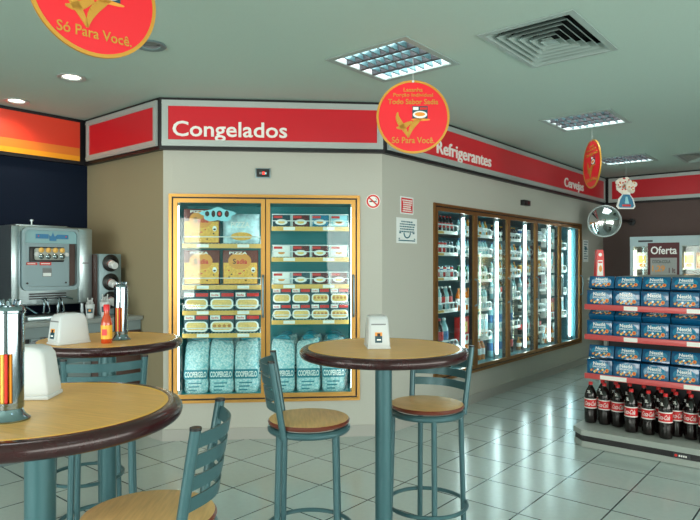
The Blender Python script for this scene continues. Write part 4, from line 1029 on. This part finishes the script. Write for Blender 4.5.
# cola bottles
def cola_mesh_parts(loc, label, src=None):
    if src: return dup(src, loc, random.uniform(-.25, .25), label)
    root = empty('cola_bottle', loc, R(10), label, 'bottle', 'large cola bottles on the display base')
    b = MB(); b.lathe([(0, .004), (.030, 0), (.044, .006), (.049, .03), (.049, .115), (.047, .125), (.047, .205), (.0495, .218), (.046, .240), (.034, .275), (.020, .300), (.0135, .312), (.0135, .318), (0, .318)], 28); b.build('bottle', 'cola', root)
    b = MB(); b.lathe([(.0475, .128), (.0485, .128), (.0485, .203), (.0475, .203)], 28, 0); b.lathe([(.0484, .126), (.0492, .126), (.0492, .134), (.0484, .134)], 28, 1); b.lathe([(.0484, .197), (.0492, .197), (.0492, .205), (.0484, .205)], 28, 1)
    b.textcyl('Coca-Cola', .0486, .148, .036, R(-82), R(112), 1, .008, .0012, shear=.10)
    b.build('label', ['colared', 'letter'], root)
    b = MB(); b.lathe([(0, .316), (.0165, .316), (.0165, .336), (.014, .339), (0, .339)], 20); b.build('cap', 'capred', root)
    b = MB(); b.textcyl('2L', .0415, .252, .022, R(-100), R(30), 0, .02, .003); b.build('print', 'letter', root)
    return root
BP = [(-1.72, 5.18), (-1.612, 5.19), (-1.508, 5.19), (-1.377, 5.085), (-1.256, 5.10), (-1.127, 5.065), (-1.188, 5.202), (-1.082, 5.182), (-.975, 5.16), (-.865, 5.10), (-.75, 5.15)]
BL = ['leftmost cola bottle on the display base', 'second cola bottle from left on the display base', 'third cola bottle from left on the display base', 'fourth cola bottle from left, standing forward of its left neighbours', 'fifth cola bottle from left in the front row of the display base', 'cola bottle standing farthest forward near the maker plate', 'cola bottle half hidden between the fifth and sixth front bottles', 'cola bottle half hidden behind the farthest forward bottle', 'cola bottle at the right edge, right of the farthest forward bottle', 'cola bottle on the display base beyond the right edge, forward', 'cola bottle at the right end of the display base']
src = None
for p, l in zip(BP, BL):
    o = cola_mesh_parts((p[0], p[1], .1405), l, src); src = src or o
for i in range(9):
    cola_mesh_parts((-1.665 + i * .108, 5.31, .1405), 'cola bottle in the back row of the display base, mostly hidden', src)['group'] = 'back row of cola bottles'

# run behind the end display + carton on it
root = empty('store_shelving', (-1.2, 5.52, 0), 0, 'dark shelving run behind the end display, hidden but for its top', 'shelving')
b = MB(); b.box(-.56, .56, 0, 2.4, 0, .14); b.build('base', 'grille', root)
b = MB(); b.box(-.03, .03, .0, 2.4, .14, 1.30); b.build('spine', 'darkgrey', root)
for z in (.5, .85, 1.315):
    b = MB(); b.box(-.66, .50, 0.002, 2.4, z, z + .022); b.build('shelf', 'grille', root)
root = empty('tall_carton', (-1.795, 5.66, 1.338), R(TH), 'tall red and cream packet standing beyond the left end of the display', 'packet')
b = MB(); b.xz([(-.04, 0), (.04, 0), (.033, .20), (.026, .25), (-.024, .25), (-.03, .20)], 0, .05, 0); b.build('box', 'redp', root)
b = MB(); b.xz([(-.028, .015), (.026, .015), (.022, .155), (-.022, .155)], -.0015, 0, 0); b.disc(0, .205, .016, .016, -.0015, 0, 0, 14); b.disc(.002, .08, .014, .03, -.003, -.0015, 1, 12); b.box(-.018, .018, -.003, -.0015, .13, .145, 2); b.build('label', ['letter', 'or', 'redp'], root)

# lit merchandiser behind with offer poster
root = empty('display_fridge', (-2.534, 9.30, 0), 0, 'white glass-fronted fridge with warm lit shelves against the far wall', 'fridge')
Wd = 1.3; zt = 1.852
b = MB(); b.box(0, Wd, .62, .64, 0, zt); b.box(0, .03, .02, .62, 0, zt); b.box(Wd - .03, Wd, .02, .62, 0, zt); b.box(.03, Wd - .03, .02, .62, 0, .16); b.box(.03, Wd - .03, .02, .62, 1.72, zt); b.build('cabinet', 'wallw', root)
M['header'] = mat('header_pale_grey', (176, 196, 200), .4)
b = MB(); b.box(-.004, Wd + .004, 0, .019, 1.712, zt, 0, .004); b.box(.11, .30, -.002, 0, 1.775, 1.80, 1); b.build('header', ['header', 'darkgrey'], root)
b = MB()
for x0, x1, za, zb in [(0, .045, .16, 1.711), (Wd - .045, Wd, .16, 1.711), (.63, .67, .16, 1.711), (.045, .63, .16, .2), (.67, Wd - .045, .16, .2)]: b.box(x0, x1, 0, .019, za, zb)
b.build('door_frames', 'header', root)
for x in (.612, .69):
    b = MB(); b.tube([(x, 0, .70), (x, -.03, .72), (x, -.03, 1.03), (x, 0, 1.05)], .008, 8); b.build('handle', 'steelm', root)
b = MB(); b.box(.046, .629, .006, .009, .201, 1.711); b.box(.671, Wd - .046, .006, .009, .201, 1.711); b.build('panes', 'pane', root)
M['tubew'] = mat('warm_fridge_lamp', (255, 244, 214), .4, emit=9, ecol=(255, 240, 208))
for x in (.06, .65, Wd - .06):
    b = MB(); b.tube([(x, .05, .25), (x, .05, 1.66)], .013, 10); b.build('lamp', 'tubew', root)
for z in (1.40, 1.10, .80, .5):
    b = MB(); b.box(.032, Wd - .032, .10, .60, z - .012, z); b.build('shelf', 'wire', root)
FB = [carton_mesh(.13, .20, 'yl', 'letter'), carton_mesh(.13, .23, 'letter', 'yl'), carton_mesh(.13, .22, 'or', 'yl'), carton_mesh(.13, .12, 'teald', 'letter')]
for me in FB: me.name = 'food_packet'
for zi, z in enumerate((1.40, 1.10)):
    for i in range(8):
        kx = 3 if (zi == 1 and i < 2) else (1 if i < 2 else (i * 7 + zi) % 3)
        single('food_packet', FB[kx], (-2.534 + .13 + i * .15, 9.43, z + .0005), 0, '%s packet from left on the %s shelf of the far lit fridge' % (ORD[i], ['top', 'second'][zi]), 'packet', 'packets in the far fridge')

root = empty('offer_poster', (-2.296, 9.298, 1.10), 0, 'maroon and grey offer poster hanging on the front of the far fridge', 'poster')
b = MB(); b.box(0, .40, -.008, -.001, 0, .66); b.build('board', 'maroon', root)
b = MB(); b.box(.035, .37, -.010, -.008, .02, .45); b.build('price_field', 'postgrey', root)
b = MB(); b.text('Oferta', .04, -.008, .50, .11, .33, 0, .02, .004); b.build('heading', 'letter', root)
b = MB(); b.text('COCA-COLA', .06, -.010, .375, .045, .23, 0, .01); b.text('1,29', .06, -.010, .245, .10, .16, 1, .02); b.text('1 lt', .27, -.010, .24, .07, .08, 2, .02); b.text('SORVETE', .06, -.010, .165, .04, .16, 0, .01); b.text('0,99', .08, -.010, .05, .08, .16, 1, .02); b.build('prices', ['darkgrey', 'or', 'maroon'], root)

# ------------------------------------------------------------------ world, view
w = bpy.data.worlds.new('world'); SC.world = w; w.use_nodes = True
w.node_tree.nodes['Background'].inputs[0].default_value = (.6, .7, .7, 1); w.node_tree.nodes['Background'].inputs[1].default_value = .05
SC.view_settings.view_transform = 'Standard'; SC.view_settings.look = 'None'; SC.view_settings.gamma = 1; SC.view_settings.use_curve_mapping = False
SC.view_settings.exposure = 0.22
